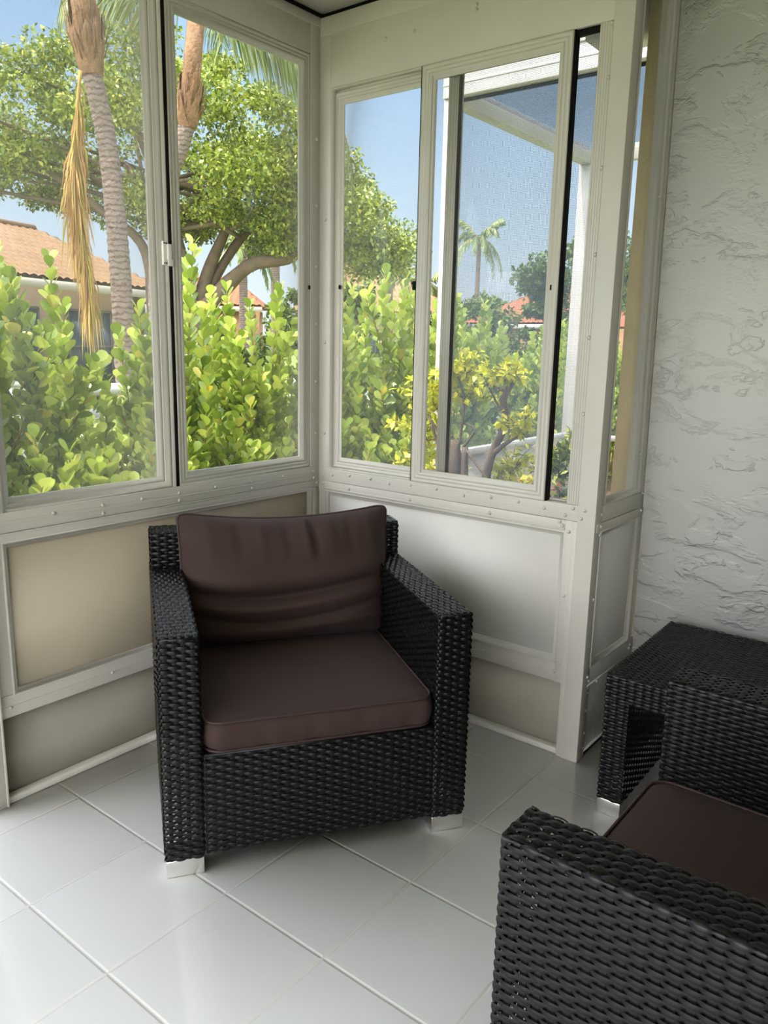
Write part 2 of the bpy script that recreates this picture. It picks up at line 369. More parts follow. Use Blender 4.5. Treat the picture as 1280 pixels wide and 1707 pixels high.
g = Geo(); g.box((-.028, -1.335, 0), (.004, .0, .021)); struct(g.obj('baseboard_left', M['strip'], bevel=.004), 'low pale strip along the foot of the left wall', 'baseboard')

def sash(parent, name, P, a0, a1, z0, z1, w, d0, glass, mat='alu', back=None):
    g = Geo(); frame(g, P, a0, a1, z0, z1, sash_prof(w, d0, d0 - .022 if back is None else back))
    s = g.obj(name, M[mat], parent)
    g = Geo(); pbox(g, P, a0 + w - .003, a1 - w + .003, z0 + w - .003, z1 - w + .003, d0 - .016, d0 - .012)
    g.obj('pane', glass, s)
    return s
w1 = thing('window_1', 'two panel sliding window in the left wall facing the hedge', 'window', kind='structure')
sash(w1, 'sash', PA, -.6765, -.05, .8685, 2.357, .043, -.003, M['glass'])
s2 = sash(w1, 'sash', PA, -1.275, -.7037, .868, 2.35, .034, -.022, M['glass_old'])
g = Geo(); frame(g, PA, -1.2752, -.7036, .8682, 2.352, [(0, -.022), (0, -.006), (.007, -.006), (.009, -.012), (.02, -.013), (.02, -.022)]); g.obj('frame_lip', M['alu'], w1)
g = Geo(); pbox(g, PA, -.7035, -.6885, .868, 2.357, -.045, -.006); g.obj('track_strip', M['alu_d'], w1, bevel=.001)
g = Geo(); pbox(g, PA, -.6885, -.6767, .868, 2.357, -.045, -.0045); g.obj('gasket', M['black'], w1)
g = Geo(); pbox(g, PA, -1.243, -.73, .90, 2.318, -.0405, -.040); g.obj('insect_screen', M['mesh_fine'], w1)
lt = Geo(); pbox(lt, PA, -.712, -.694, 1.576, 1.648, -.02, -.001); pbox(lt, PA, -.699, -.685, 1.592, 1.640, -.01, .006); pbox(lt, PA, -.696, -.678, 1.574, 1.596, -.012, .003)
lo = lt.obj('latch', M['alu_d'], w1, bevel=.0015)
lt = Geo()
for z in (1.642, 1.582): pbox(lt, PA, -.711, -.707, z - .002, z + .002, -.001, -.0004); pbox(lt, PA, -.7035, -.6995, z - .002, z + .002, -.001, .0004)
lt.obj('screw', M['black'], lo)

# ---- back wall (B)
wb = thing('wall_back', 'painted aluminium wall under and around the back windows', 'wall', kind='structure')
g = Geo(); pbox(g, PB, 0.053, 1.1195, 2.248, ZC - .001, -.05, -.0004); pbox(g, PB, 0.001, 1.1195, 2.425, ZC - .001, -.03, .003); g.obj('header', M['alu'], wb, bevel=.001)
g = Geo(); pbox(g, PB, 0.001, .0525, .26, ZC - .002, -.05, 0); g.obj('corner_post', M['alu'], wb, bevel=.0015)
g = Geo(); pbox(g, PB, 1.0765, 1.1195, .862, 2.2475, -.05, .0004)
for k in range(5): pbox(g, PB, 1.081 + k * .008, 1.0835 + k * .008, .864, 2.246, 0, .0016)
g.obj('jamb', M['alu'], wb, bevel=.0008)
g = Geo(); pbox(g, PB, 1.122, 1.182, 0, ZC, -.04, .014); g.obj('post', M['alu'], wb, bevel=.0015)
g = Geo(); pbox(g, PB, 1.1045, 1.1215, 0, .8105, -.04, .010); g.obj('post_return', M['alu'], wb, bevel=.001)
g = Geo(); pbox(g, PB, .0015, 1.119, .811, .861, -.045, .002)
for k in range(4): pbox(g, PB, .05, 1.1195, .834 + k * .007, .836 + k * .007, .002, .003)
g.obj('sill_rail', M['alu'], wb, bevel=.001)
g = Geo(); pbox(g, PB, 0.002, 1.0785, .772, .8095, -.02, .005); pbox(g, PB, .03, 1.0785, .7785, .784, .004, .0085); g.obj('trim_rail', M['alu'], wb, bevel=.001)
g = Geo(); pbox(g, PB, 0.002, 1.1035, .2585, .327, -.04, .003); pbox(g, PB, 0.002, 1.1035, .287, .2885, .002, .0045); pbox(g, PB, .035, 1.078, .3235, .329, .002, .0075); g.obj('bottom_rail', M['alu'], wb, bevel=.001)
g = Geo(); pbox(g, PB, 1.079, 1.1036, .2575, .8105, -.03, .006); g.obj('side_rail', M['alu'], wb, bevel=.001)
g = Geo(); frame(g, PB, .033, 1.08, .326, .774, [(0, -.02), (0, .004), (.003, .006), (.006, .004), (.008, -.002), (.018, -.003), (.02, -.012)]); g.obj('panel_bead', M['alu'], wb)
g = Geo(); pbox(g, PB, .04, 1.075, .33, .77, -.02, -.008); g.obj('kick_panel', M['panel_b'], wb)
g = Geo(); pbox(g, PB, .001, 1.11, 0, .258, -.06, -.028); g.obj('kick_plate', M['kick'], wb)
pts = []
for k, x in enumerate((.075, .165, .27, .36, .46, .575, .69, .80, .905, 1.0, 1.07)):
    if k != 10: pts.append((x, .846 if k % 3 else .838, .002))
    if k % 3 == 1: pts.append((x, .792, .0055))
pts += [(1.10, .852, .003), (1.075, .826, .002), (1.06, .803, .006), (1.093, .775, .006), (1.092, .56, .006), (1.092, .326, .006), (1.075, .294, .006), (.80, .293, .004), (.5, .293, .004),
        (1.145, .852, .014), (1.135, .825, .014), (.028, .80, .005), (.03, 1.0, 0), (.03, 1.35, 0), (.03, 1.8, 0)]
for z in (1.15, 1.38, 1.62, 1.86, 2.10, 2.24): pts.append((1.112, z, .001))
for x, z in ((.30, 2.36), (.42, 2.36), (.66, 2.37), (.66, 2.385), (.83, 2.39)): pts.append((x, z, 0))
rivets(PB, pts).obj('rivet', M['alu'], wb, smooth=True)
g = Geo(); a = np.linspace(0, 2 * PI, 14, endpoint=False)
for x, z, dd in ((.085, 1.556, -.020), (.975, 1.53, .0025)): g.add([PB(x + .0065 * math.cos(t), z + .0085 * math.sin(t), dd) for t in a], np.arange(14)[None])
g.obj('weep_hole', M['black'], wb)
g = Geo(); g.box((0.0, -.004, 0), (1.104, .028, .021)); struct(g.obj('baseboard_back', M['strip'], bevel=.004), 'low pale strip along the foot of the back wall', 'baseboard')

w2 = thing('window_2', 'three part sliding window in the back wall beside the post', 'window', kind='structure')
sash(w2, 'sash', PB, .053, .497, .866, 2.2345, .040, -.022, M['glass'], back=-.028)
g = Geo(); frame(g, PB, .0525, .50, .8615, 2.2475, [(0, -.03), (0, 0), (.003, 0), (.004, -.02), (.004, -.03)]); pbox(g, PB, .0565, .4555, 2.233, 2.2445, -.029, -.023); g.obj('frame_lip', M['alu'], w2)
sash(w2, 'sash', PB, .4605, .998, .8605, 2.247, .046, .004, M['glass'], back=-.018)
g = Geo(); pbox(g, PB, .4555, .4605, .8615, 2.247, -.02, .0015); pbox(g, PB, .998, 1.002, .8615, 2.247, -.03, .0); g.obj('gasket', M['black'], w2)
g = Geo(); pbox(g, PB, .548, .598, .862, 2.247, -.042, -.028)
for k in range(4): pbox(g, PB, .553 + k * .011, .559 + k * .011, .862, 2.247, -.028, -.0265)
pbox(g, PB, .598, 1.0755, 2.236, 2.2468, -.042, -.028); pbox(g, PB, .598, 1.0755, .862, .868, -.042, -.028)
ss = g.obj('screen_frame', M['alu'], w2)
g = Geo(); pbox(g, PB, .590, .600, .8615, 2.2475, -.03, -.024); pbox(g, PB, .998, 1.076, 2.234, 2.2475, -.03, -.01); g.obj('spline', M['black'], ss)
g = Geo(); pbox(g, PB, .597, 1.076, .866, 2.238, -.0365, -.036); g.obj('insect_screen', M['mesh_b'], ss)
g = Geo(); pbox(g, PB, .09, .458, .90, 2.2, -.0405, -.040); g.obj('insect_screen', M['mesh_b_fine'], w2)
g = Geo(); pbox(g, PB, .445, .457, 1.535, 1.565, -.02, .006); pbox(g, PB, .433, .455, 1.556, 1.562, -.02, -.004); g.obj('latch', M['black'], w2, bevel=.001)

# ---- return wall (C)
wc = thing('wall_return', 'narrow aluminium return wall between the corner post and the stucco', 'wall', kind='structure')
def strapC(name, y0, y1, z0, z1, d0, d1, mat='alu', bev=.001):
    g = Geo(); pbox(g, PC, y0, y1, z0, z1, d0, d1); return g.obj(name, M[mat], wc, bevel=bev)
strapC('stile', .0, .046, .3255, ZC - .001, -.039, 0)
strapC('corner_strip', .0, .0215, .0, .3255, -.038, .0005)
# far stile follows the leaning stucco
def leany(z): return .425 - .0413 * z
g = Geo()
zz = np.array([.26, .812, .866, 2.485]); Pv = []
for z in zz: Pv += [PC(leany(z) - .042, z, 0), PC(leany(z) + .01, z, 0)]
Pv = np.array(Pv); n = len(Pv); Pv2 = Pv - V3(.04, 0, 0)
g.add(np.concatenate([Pv, Pv2]), np.array([(0, 1, 3, 2), (2, 3, 5, 4), (4, 5, 7, 6)] + [(k, k + 2, k + 2 + n, k + n) for k in (0, 2, 4)]))
g.obj('stile', M['alu'], wc)
strapC('sill_rail', .001, .395, .811, .864, -.036, .001)
strapC('trim_rail', .001, .395, .782, .809, -.03, .004)
strapC('bottom_rail', .001, .42, .264, .325, -.035, .0015)
g = Geo(); frame(g, PC, .032, .362, .322, .784, [(0, -.02), (0, .004), (.003, .006), (.006, .004), (.008, -.002), (.018, -.003), (.02, -.012)]); g.obj('panel_bead', M['alu'], wc)
strapC('kick_panel', .036, .36, .33, .775, -.02, -.008, 'panel_b')
strapC('kick_plate', .022, .42, .012, .262, -.04, -.003, 'worn')
g = Geo(); pbox(g, PC, .022, .028, .015, .262, -.003, .0015); pbox(g, PC, .022, .41, .258, .264, -.003, .003); pbox(g, PC, .022, .41, .018, .026, -.003, .002); g.obj('plate_edge', M['alu'], wc)
strapC('threshold_gap', .0, .42, 0, .012, -.04, -.005, 'dark', 0)
rivets(PC, [(.033, .235, -.002), (.033, .252, -.002), (.033, .17, -.002), (.033, .09, -.002), (.033, .035, -.002), (.11, .25, -.002), (.02, .295, .001), (.032, .278, .001), (.385, .30, .001), (.378, .287, .001), (.02, .56, .001),
             (.385, .58, .001), (.026, .80, .004), (.37, .80, .004), (.03, .838, .001), (.38, .86, .001), (.028, .772, .001)], .005).obj('rivet', M['alu'], wc, smooth=True)
w3 = thing('window_3', 'tall narrow fixed pane in the return wall by the stucco', 'window', kind='structure')
g = Geo()
def ringC(i, dd):
    return [PC(.046 + i, .865 + i, dd), PC(leany(.865) - .032 - i, .865 + i, dd), PC(leany(2.42) - .032 - i, 2.42 - i, dd), PC(.046 + i, 2.42 - i, dd)]
pr = [(0, 0), (0, .003), (.004, .004), (.008, .003), (.009, -.003), (.018, -.004), (.02, -.02)]
v = np.array([ringC(*p) for p in pr]).reshape(-1, 3); F = []
for k in range(len(pr) - 1):
    for j in range(4): F.append((k * 4 + j, k * 4 + (j + 1) % 4, k * 4 + 4 + (j + 1) % 4, k * 4 + 4 + j))
g.add(v, np.array(F)); sc = g.obj('sash', M['alu'], w3)
g = Geo(); pbox(g, PC, .06, .34, .88, 2.41, -.016, -.012); g.obj('pane', M['glass'], sc)
rivets(PC, [(leany(z) - .055, z, .0) for z in (1.0, 1.38, 1.82)], .005).obj('rivet', M['alu'], w3, smooth=True)
g = Geo(); pbox(g, PC, .047, .33, 2.421, ZC - .002, -.04, -.001); g.obj('header', M['alu'], wc)

# ---- stucco house wall (D), its outer end shows through the narrow pane
g = Geo()
nx = 2
y0, y1 = leany(0), leany(ZC + .05)
g.add([(1.182, y0, 0), (3.5, y0, 0), (3.5, y1, ZC + .05), (1.182, y1, ZC + .05), (1.182, .62, 0), (3.5, .62, 0), (3.5, .62, ZC + .05), (1.182, .62, ZC + .05)],
      np.array([(0, 1, 2, 3), (4, 7, 6, 5), (1, 5, 6, 2), (3, 2, 6, 7), (0, 4, 5, 1)]))
wd = g.obj('wall_right', M['stucco']); struct(wd, 'white rough trowelled stucco wall on the right behind the side table', 'wall')
g = Geo(); g.box((1.058, .40, -.1), (1.181, .62, ZC + .4)); g.obj('outer_end', M['ext'], wd)
g = Geo(); g.box((1.119, .384, .6), (1.1785, .3995, ZC)); g.obj('outer_trim', M['fascia'], wd)
# house and porch walls beside and behind the camera
g = Geo(); g.box((3.4, -4.2, 0), (3.5, .62, ZC + .05)); struct(g.obj('wall_house', M['roomwall']), 'plain house wall on the far right outside the picture', 'wall')
g = Geo()
g.box((-.05, -4.2, 0), (0, -2.45, .868)); g.box((-.05, -4.2, 2.36), (0, -1.42, ZC))
for y in (-2.5, -4.2): g.box((-.05, y, 0), (0, y + .07, ZC))
struct(g.obj('wall_screened', M['alu']), 'open screened side of the porch further along the left', 'wall')
g = Geo(); g.box((-.05, -4.25, 2.36), (3.5, -4.2, ZC)); 
for x in (-.05, 1.6, 3.43): g.box((x, -4.25, 0), (x + .07, -4.2, ZC))
struct(g.obj('wall_front', M['alu']), 'open front of the porch behind the camera', 'wall')

# ------------------------------------------------------------------ woven rattan
def weave(g, mp, U, V, A=.0025, h=.0240, pv0=.0096, su=7):
    nk = max(2, round(U / h)); h = U / nk; nr = max(1, round(V / pv0)); pv = V / nr
    shp = lambda c: np.sign(c) * np.abs(c) ** .7
    k = np.linspace(0, nk, nk * su + 1); w = np.array([-.475, -.2, .2, .475]); wz = np.array([-.0002, .0007, .0007, -.0002])
    R_, K_, W_ = np.meshgrid(np.arange(nr), k, np.arange(4), indexing='ij')
    jit = rng.normal(0, .00025, (nr, 1, 1))
    cc = shp(np.cos(PI * (K_ + R_)))
    u = K_ * h; v = (R_ + .5 + w[W_] * (.93 + .20 * cc)) * pv + jit; z = A * cc + wz[W_]
    P = mp(u, np.clip(v, 0, V), z); n = len(k)
    i = np.arange(nr)[:, None, None]; j = np.arange(n - 1)[None, :, None]; c = np.arange(3)[None, None]
    b = (i * n + j) * 4 + c
    g.add(P.reshape(-1, 3), np.stack([b, b + 4, b + 5, b + 1], -1).reshape(-1, 4))
    kk = np.arange(0, nk + 1); rr = np.linspace(0, nr, nr * 4 + 1); w2 = np.array([-.24, 0, .24]); wz2 = np.array([-.0002, .0005, -.0002])
    K_, R_, W_ = np.meshgrid(kk, rr, np.arange(3), indexing='ij')
    u = np.clip((K_ + w2[W_]) * h, 0, U); v = R_ * pv; z = -A * .38 - A * .25 * shp(np.cos(PI * (K_ + R_ - .5))) + wz2[W_]
    P = mp(u, v, z); n = len(rr)
    i = np.arange(len(kk))[:, None, None]; j = np.arange(n - 1)[None, :, None]; c = np.arange(2)[None, None]
    b = (i * n + j) * 3 + c
    g.add(P.reshape(-1, 3), np.stack([b, b + 3, b + 4, b + 1], -1).reshape(-1, 4))
def flat(o, ux, vx, nx):
    o, ux, vx, nx = [np.array(a, float) for a in (o, ux, vx, nx)]
    return lambda u, v, z: o + u[..., None] * ux + v[..., None] * vx + z[..., None] * nx
def wp(g, o, U, ux, V, vx, nx, **k): weave(g, flat(o, ux, vx, nx), U, V, **k)
def profile(pts, corner_r, lift):
    """rounded polyline in 2D -> (points, normals, arc lengths)"""
    pts = [np.array(p, float) for p in pts]; out = [pts[0]]
    for k in range(1, len(pts) - 1):
        a = pts[k - 1] - pts[k]; a /= np.linalg.norm(a); b = pts[k + 1] - pts[k]; b /= np.linalg.norm(b)
        p0, p1 = pts[k] + a * corner_r, pts[k] + b * corner_r
        for t in np.linspace(0, 1, 7): out.append((1 - t) ** 2 * p0 + 2 * t * (1 - t) * pts[k] + t * t * p1)
    out.append(pts[-1]); out = np.array(out)
    s = np.concatenate([[0], np.cumsum(np.linalg.norm(np.diff(out, axis=0), axis=1))])
    t = np.gradient(out, axis=0); t /= np.linalg.norm(t, axis=1)[:, None]
    nrm = np.stack([-t[:, 1], t[:, 0]], 1)
    return out, nrm, s
def sweep(prof, base, ax, ay, al):
    """weave map: u along al, v along the profile in the (ax, ay) plane"""
    out, nrm, s = prof; base, ax, ay, al = [np.array(a, float) for a in (base, ax, ay, al)]
    def mp(u, v, z):
        px = np.interp(v, s, out[:, 0]) + z * np.interp(v, s, nrm[:, 0]); py = np.interp(v, s, out[:, 1]) + z * np.interp(v, s, nrm[:, 1])
        return base + px[..., None] * ax + py[..., None] * ay + u[..., None] * al
    return mp
X, Y, Z = V3(1, 0, 0), V3(0, 1, 0), V3(0, 0, 1)
OX, OY = -.41, -.37
WD, DP, AT, AH, FH = .819, .742, .098, .645, .045

def rrect(w, d, r, n=7):
    pts = []
    for cx, cy, a0 in ((w / 2 - r, d / 2 - r, 0), (-w / 2 + r, d / 2 - r, PI / 2), (-w / 2 + r, -d / 2 + r, PI), (w / 2 - r, -d / 2 + r, 1.5 * PI)):
        for t in np.linspace(0, PI / 2, n): pts.append((cx + r * math.cos(a0 + t), cy + r * math.sin(a0 + t)))
    pts = np.array(pts); out = []
    m = len(pts)
    for i in range(m):
        a, b = pts[i], pts[(i + 1) % m]; L_ = np.linalg.norm(b - a); k = max(1, int(L_ / .02))
        for t in range(k): out.append(a + (b - a) * t / k)
    return np.array(out)

def seat_cushion(root):
    w, dd, z0, z1 = .618, .62, .330, .412
    ring = rrect(w, dd, .045)
    cx, cy = .41 + OX, -.006 + dd / 2 + OY
    prof = [(.02, z0), (.008, z0 + .004), (0.0, z0 + .016), (-.004, z0 + .04), (-.001, z1 - .012), (.004, z1 - .002), (.012, z1 + .0015), (.05, z1 + .006), (.11, z1 + .010), (.19, z1 + .012), (.27, z1 + .0125)]
    g = Geo(); rows = []
    ang = np.arctan2(ring[:, 1], ring[:, 0]); 
    for k, (ins, z) in enumerate(prof):
        s = np.array([(w / 2 - ins) / (w / 2), (dd / 2 - ins) / (dd / 2)])
        p = ring * s
        wob = (.0016 * np.sin(ring[:, 0] * 95 + 1) + .0012 * np.sin(ring[:, 0] * 47)) * (1 if 1 <= k <= 4 else 0)
        p = p * (1 + wob[:, None] / .3)
        rows.append(np.c_[p[:, 0] + cx, p[:, 1] + cy, np.full(len(p), z) + .0015 * np.sin(p[:, 0] * 13) * np.sin(p[:, 1] * 11) * (k > 6)])
    g.grid(np.array(rows).transpose(1, 0, 2), closed_u=True)
    g.add(rows[-1], np.arange(len(ring))[None]); g.add(rows[0], np.arange(len(ring))[::-1][None])
    o = g.obj('seat_cushion', M['fabric'], root, smooth=True)
    g = Geo()
    for z, ins in ((z1 + .001, .004), (z0 + .006, .004)):
        s = np.array([(w / 2 - ins) / (w / 2), (dd / 2 - ins) / (dd / 2)]); p = ring * s
        q = np.c_[p[:, 0] + cx, p[:, 1] + cy, np.full(len(p), z)]; g.tube(np.concatenate([q, q[:2]]), .0038, 7, cap=False)
    g.obj('piping', M['piping'], o, smooth=True)

def back_cushion(root):
    W_, H_, T_ = .69, .425, .125
    n, m = 81, 61
    s, t = np.meshgrid(np.linspace(-1, 1, n), np.linspace(-1, 1, m), indexing='ij')
    lowfit = np.clip(-t, 0, 1)
    x = s * W_ / 2 * (1 - .035 * (1 - t ** 2)) * (1 - .085 * lowfit)
    y = t * H_ / 2 * (1 - .15 * (1 - s ** 2) * (t > 0) * np.clip(t, 0, 1) - .02 * (1 - s ** 2) * (t <= 0))
    cr = np.clip((np.abs(s) * np.abs(t)) - .86, 0, 1) / .14
    x = x * (1 - .030 * cr ** 2); y = y * (1 - .045 * cr ** 2)
    body = np.clip((1 - s ** 4) * (1 - t ** 4), 0, 1) ** .55
    sag = 1 + .22 * np.clip(-t, -.8, 1)
    def wr(seed):
        w = np.zeros_like(s)
        # short vertical gathers under the top seam
        for c, a, wd in ((-.78, .006, .05), (-.5, -.006, .06), (-.30, .006, .045), (-.05, -.007, .05), (.12, .009, .04), (.2, -.011, .035), (.34, .007, .06), (.55, -.006, .05), (.76, .007, .05)):
            w += 1.7 * a * np.exp(-((s - c - .06 * (1 - t)) / wd) ** 2) * np.clip((t - .15) / .85, 0, 1) ** .8
        # long slack creases sweeping across the lower half
        for c, b, a, wd in ((-.02, .14, .016, .14), (-.24, .20, -.024, .07), (-.42, .16, .014, .08), (-.60, .24, -.017, .05), (-.80, .1, .012, .06)):
            w += a * np.exp(-((t - c - b * (s * s - .35) - .05 * np.sin(2.4 * s + seed)) / wd) ** 2) * np.clip(1.15 - .55 * s, .25, 1.4) * 1.05
        w += .002 * np.sin(7 * s + 3 * t + seed) + .0018 * np.sin(5 * t - 4 * s)
        return w * body
    zf = T_ * body * sag + wr(0); zb = -.055 * body + .004 * np.sin(5 * s) * body
    lean = math.radians(15)
    def place(x, y, z):
        # local z = towards the sitter (-y), tilted back by lean
        yy = y + H_ / 2
        Yc = .535 + yy * math.sin(lean) - z * math.cos(lean); Zc = .408 + yy * math.cos(lean) + z * math.sin(lean)
        return np.stack([x + .424 + OX + .010 * (y / H_), Yc + OY, Zc], -1)
    g = Geo(); g.grid(place(x, y, zf)); g.grid(place(x, y, zb)[::-1])
    o = g.obj('back_cushion', M['fabric'], root, smooth=True)
    e = np.concatenate([np.c_[np.arange(n), np.full(n, m - 1)], np.c_[np.full(m - 1, n - 1), np.arange(m - 1)[::-1]], np.c_[np.arange(n - 1)[::-1], np.zeros(n - 1, int)], np.c_[np.zeros(m - 1, int), np.arange(1, m)]]).astype(int)
    q = place(x, y, np.zeros_like(x) + .004)[e[:, 0], e[:, 1]]
    g = Geo(); g.tube(q, .0042, 7, cap=False); g.obj('piping', M['piping'], o, smooth=True)

def make_armchair(label):
    root = thing('rattan_armchair', label, 'armchair')
    B = V3(OX, OY, 0)
    for side in (0, 1):
        x0 = 0 if side == 0 else WD - AT
        g = Geo()
        pr = profile([(x0, FH), (x0, AH), (x0 + AT, AH), (x0 + AT, .05)], .009, 0)
        weave(g, sweep(pr, B + Y * .004, X, Z, Y), DP - .008, pr[2][-1])
        fr = profile([(x0 + .002, .012), (x0 + .002, 0.001), (x0 + AT - .002, 0.001), (x0 + AT - .002, .012)], .007, 0)
        # front and back ends of the arm: wefts run round the corner edges, rows stacked upwards
        def endmap(fr=fr, yy=0, sgn=1):
            out, nrm, s = fr
            def mp(u, v, z):
                px = np.interp(u, s, out[:, 0]); py = np.interp(u, s, out[:, 1]); nx_ = -np.interp(u, s, nrm[:, 0]); ny = -np.interp(u, s, nrm[:, 1])
                return B + np.stack([px + z * nx_, yy + sgn * (py + z * ny), v + FH], -1)
            return mp
        weave(g, endmap(), fr[2][-1], AH - FH - .002)
        weave(g, endmap(yy=DP, sgn=-1), fr[2][-1], AH - FH - .002)
        # rolled edge bindings along the top front edge
        g.tube([B + V3(x0 + .006, .004, AH - .004), B + V3(x0 + AT - .006, .004, AH - .004)], .0045, 6)
        g.obj('arm', M['rattan'], root, smooth=True)
        for yy in (0, DP - .075):
            g = Geo(); g.box(B + V3(x0 + .001, yy + .001, 0), B + V3(x0 + AT - .002, yy + .074, FH + .002)); g.obj('foot', M['chrome'], root, bevel=.002)
    # backrest block above the arms, and the back face
    g = Geo()
    pr = profile([(.638, .33), (.638, .757), (DP, .757), (DP, .05)], .010, 0)
    # u runs along x; profile in (y, z): outward normal must face the sitter first
    weave(g, sweep((pr[0], pr[1], pr[2]), B + X * .003 + V3(0, 0, 0), Y, Z, X), WD - .006, pr[2][-1])
    for xx, s in ((.002, -1), (WD - .002, 1)):
        wp(g, B + V3(xx, .640, AH - .02), DP - .642, Y, .757 - AH + .018, Z, X * s)
    g.obj('backrest', M['rattan'], root, smooth=True)
    g = Geo(); wp(g, B + V3(AT + .003, .004, .052), WD - 2 * AT - .006, X, .272, Z, -Y)
    g.tube([B + V3(AT + .004, .006, .326), B + V3(WD - AT - .004, .006, .326)], .005, 6)
    g.obj('front_panel', M['rattan'], root, smooth=True)
    g = Geo(); g.box(B + V3(AT + .004, .012, .300), B + V3(WD - AT - .004, .64, .322)); g.obj('seat_deck', M['seatdeck'], root)
    seat_cushion(root); back_cushion(root)
    return root

ch = make_armchair('black woven rattan armchair with plump brown back cushion in the window corner')
RZ1 = math.radians(55.856)
def chair_loc(fl, rz):
    c, s = math.cos(rz), math.sin(rz); lx, ly = -OX, -OY
    return (fl[0] + c * lx - s * ly, fl[1] + s * lx + c * ly, 0)
ch.location = chair_loc((.627, -1.236), RZ1); ch.rotation_euler = (0, 0, RZ1)
ch2 = dup(ch, chair_loc((1.640, -.551), -PI / 2), -PI / 2, 'black woven rattan armchair cut by the right picture edge, with bare brown seat cushion')

# side table
tb = thing('side_table', 'black woven rattan side table against the white stucco wall', 'table', (1.344, -.236, 0), math.radians(1))
TW, TD, TH = .58, .575, .440
g = Geo()
pr = profile([(0, .362), (0, TH), (TD, TH), (TD, .362)], .008, 0)
weave(g, sweep(pr, V3(.003, 0, 0), Y, Z, X), TW - .006, pr[2][-1])
for xx, s in ((.002, -1), (TW - .002, 1)): wp(g, V3(xx, .004, .362), TD - .008, Y, TH - .366, Z, X * s)
g.box((.006, .006, .366), (TW - .006, TD - .006, TH - .006))
g.obj('table_top', M['rattan'], tb, smooth=False)
for xx in (.003, TW - .073):
    g = Geo(); H_ = .361 - .047
    wp(g, V3(xx, .004, .047), .07, X, H_, Z, -Y); wp(g, V3(xx, TD - .004, .047), .07, X, H_, Z, Y)
    wp(g, V3(xx, .004, .047), TD - .008, Y, H_, Z, -X); wp(g, V3(xx + .07, .004, .047), TD - .008, Y, H_, Z, X)
    g.obj('leg_panel', M['rattan'], tb, smooth=True)
    for yy in (.006, TD - .07):
        g = Geo(); g.box((xx + .0, yy - .003, 0), (xx + .07, yy + .064, .048)); g.obj('foot', M['chrome'], tb, bevel=.002)

# ------------------------------------------------------------------ outdoors
ZG = -.12
g = Geo(); g.box((-140, -60, ZG - .3), (120, 160, ZG)); struct(g.obj('lawn', M['grass']), 'green lawn around the houses', 'lawn')
g = Geo(); g.box((-.5, 1.75, ZG), (5, 3.7, ZG + .03)); struct(g.obj('patio', M['patio']), 'pale concrete slab of the screen enclosure', 'patio')
g = Geo(); g.box((-1.9, -6, ZG), (-.06, 8.5, ZG + .015)); struct(g.obj('ground_bed', M['mulch']), 'brown mulch bed under the hedge', 'ground')
g = Geo()
Mr = np.array(Matrix.Translation((-13.5, 10, ZG)) @ Matrix.Rotation(math.radians(10), 4, 'Z'))
g.box((-1.6, -30, 0), (1.6, 40, .02), Mr); struct(g.obj('driveway', M['road']), 'pale drive running past the houses', 'driveway')

def leaf_frames(o, dirv, up, size, tmpl, quad):
    """instances of a leaf template (x side, y along, z normal) -> verts, faces"""
    d = dirv / (np.linalg.norm(dirv, axis=1)[:, None] + 1e-9)
    s = np.cross(d, up); s /= np.linalg.norm(s, axis=1)[:, None] + 1e-9
    n = np.cross(s, d)
    size = np.broadcast_to(np.asarray(size, float), (len(o),))
    T = tmpl
    Vv = o[:, None] + size[:, None, None] * (T[None, :, 0, None] * s[:, None] + T[None, :, 1, None] * d[:, None] + T[None, :, 2, None] * n[:, None])
    F = (np.arange(len(o)) * len(T))[:, None, None] + quad[None]
    return Vv.reshape(-1, 3), F.reshape(-1, quad.shape[1])
DIAMOND = np.array([(0, 0, 0), (.26, .5, .05), (0, 1, -.06), (-.26, .5, .05)], float); DQ = np.array([(0, 1, 2, 3)])
def paddle():
    ts = [.0, .14, .32, .55, .76, .92, 1.0]; ws = [.02, .06, .22, .345, .365, .26, .06]
    v = []
    for t, w in zip(ts, ws):
        zc = -.07 * t * t
        v += [(-w, t, zc + .10 * w), (0, t, zc), (w, t, zc + .10 * w)]
    q = []
    for k in range(len(ts) - 1):
        for c in (0, 1): q.append((k * 3 + c, k * 3 + c + 1, k * 3 + 4 + c, k * 3 + 3 + c))
    return np.array(v), np.array(q)
PAD, PQ = paddle()
def unit(n):
    v = rng.normal(size=(n, 3)); return v / np.linalg.norm(v, axis=1)[:, None]

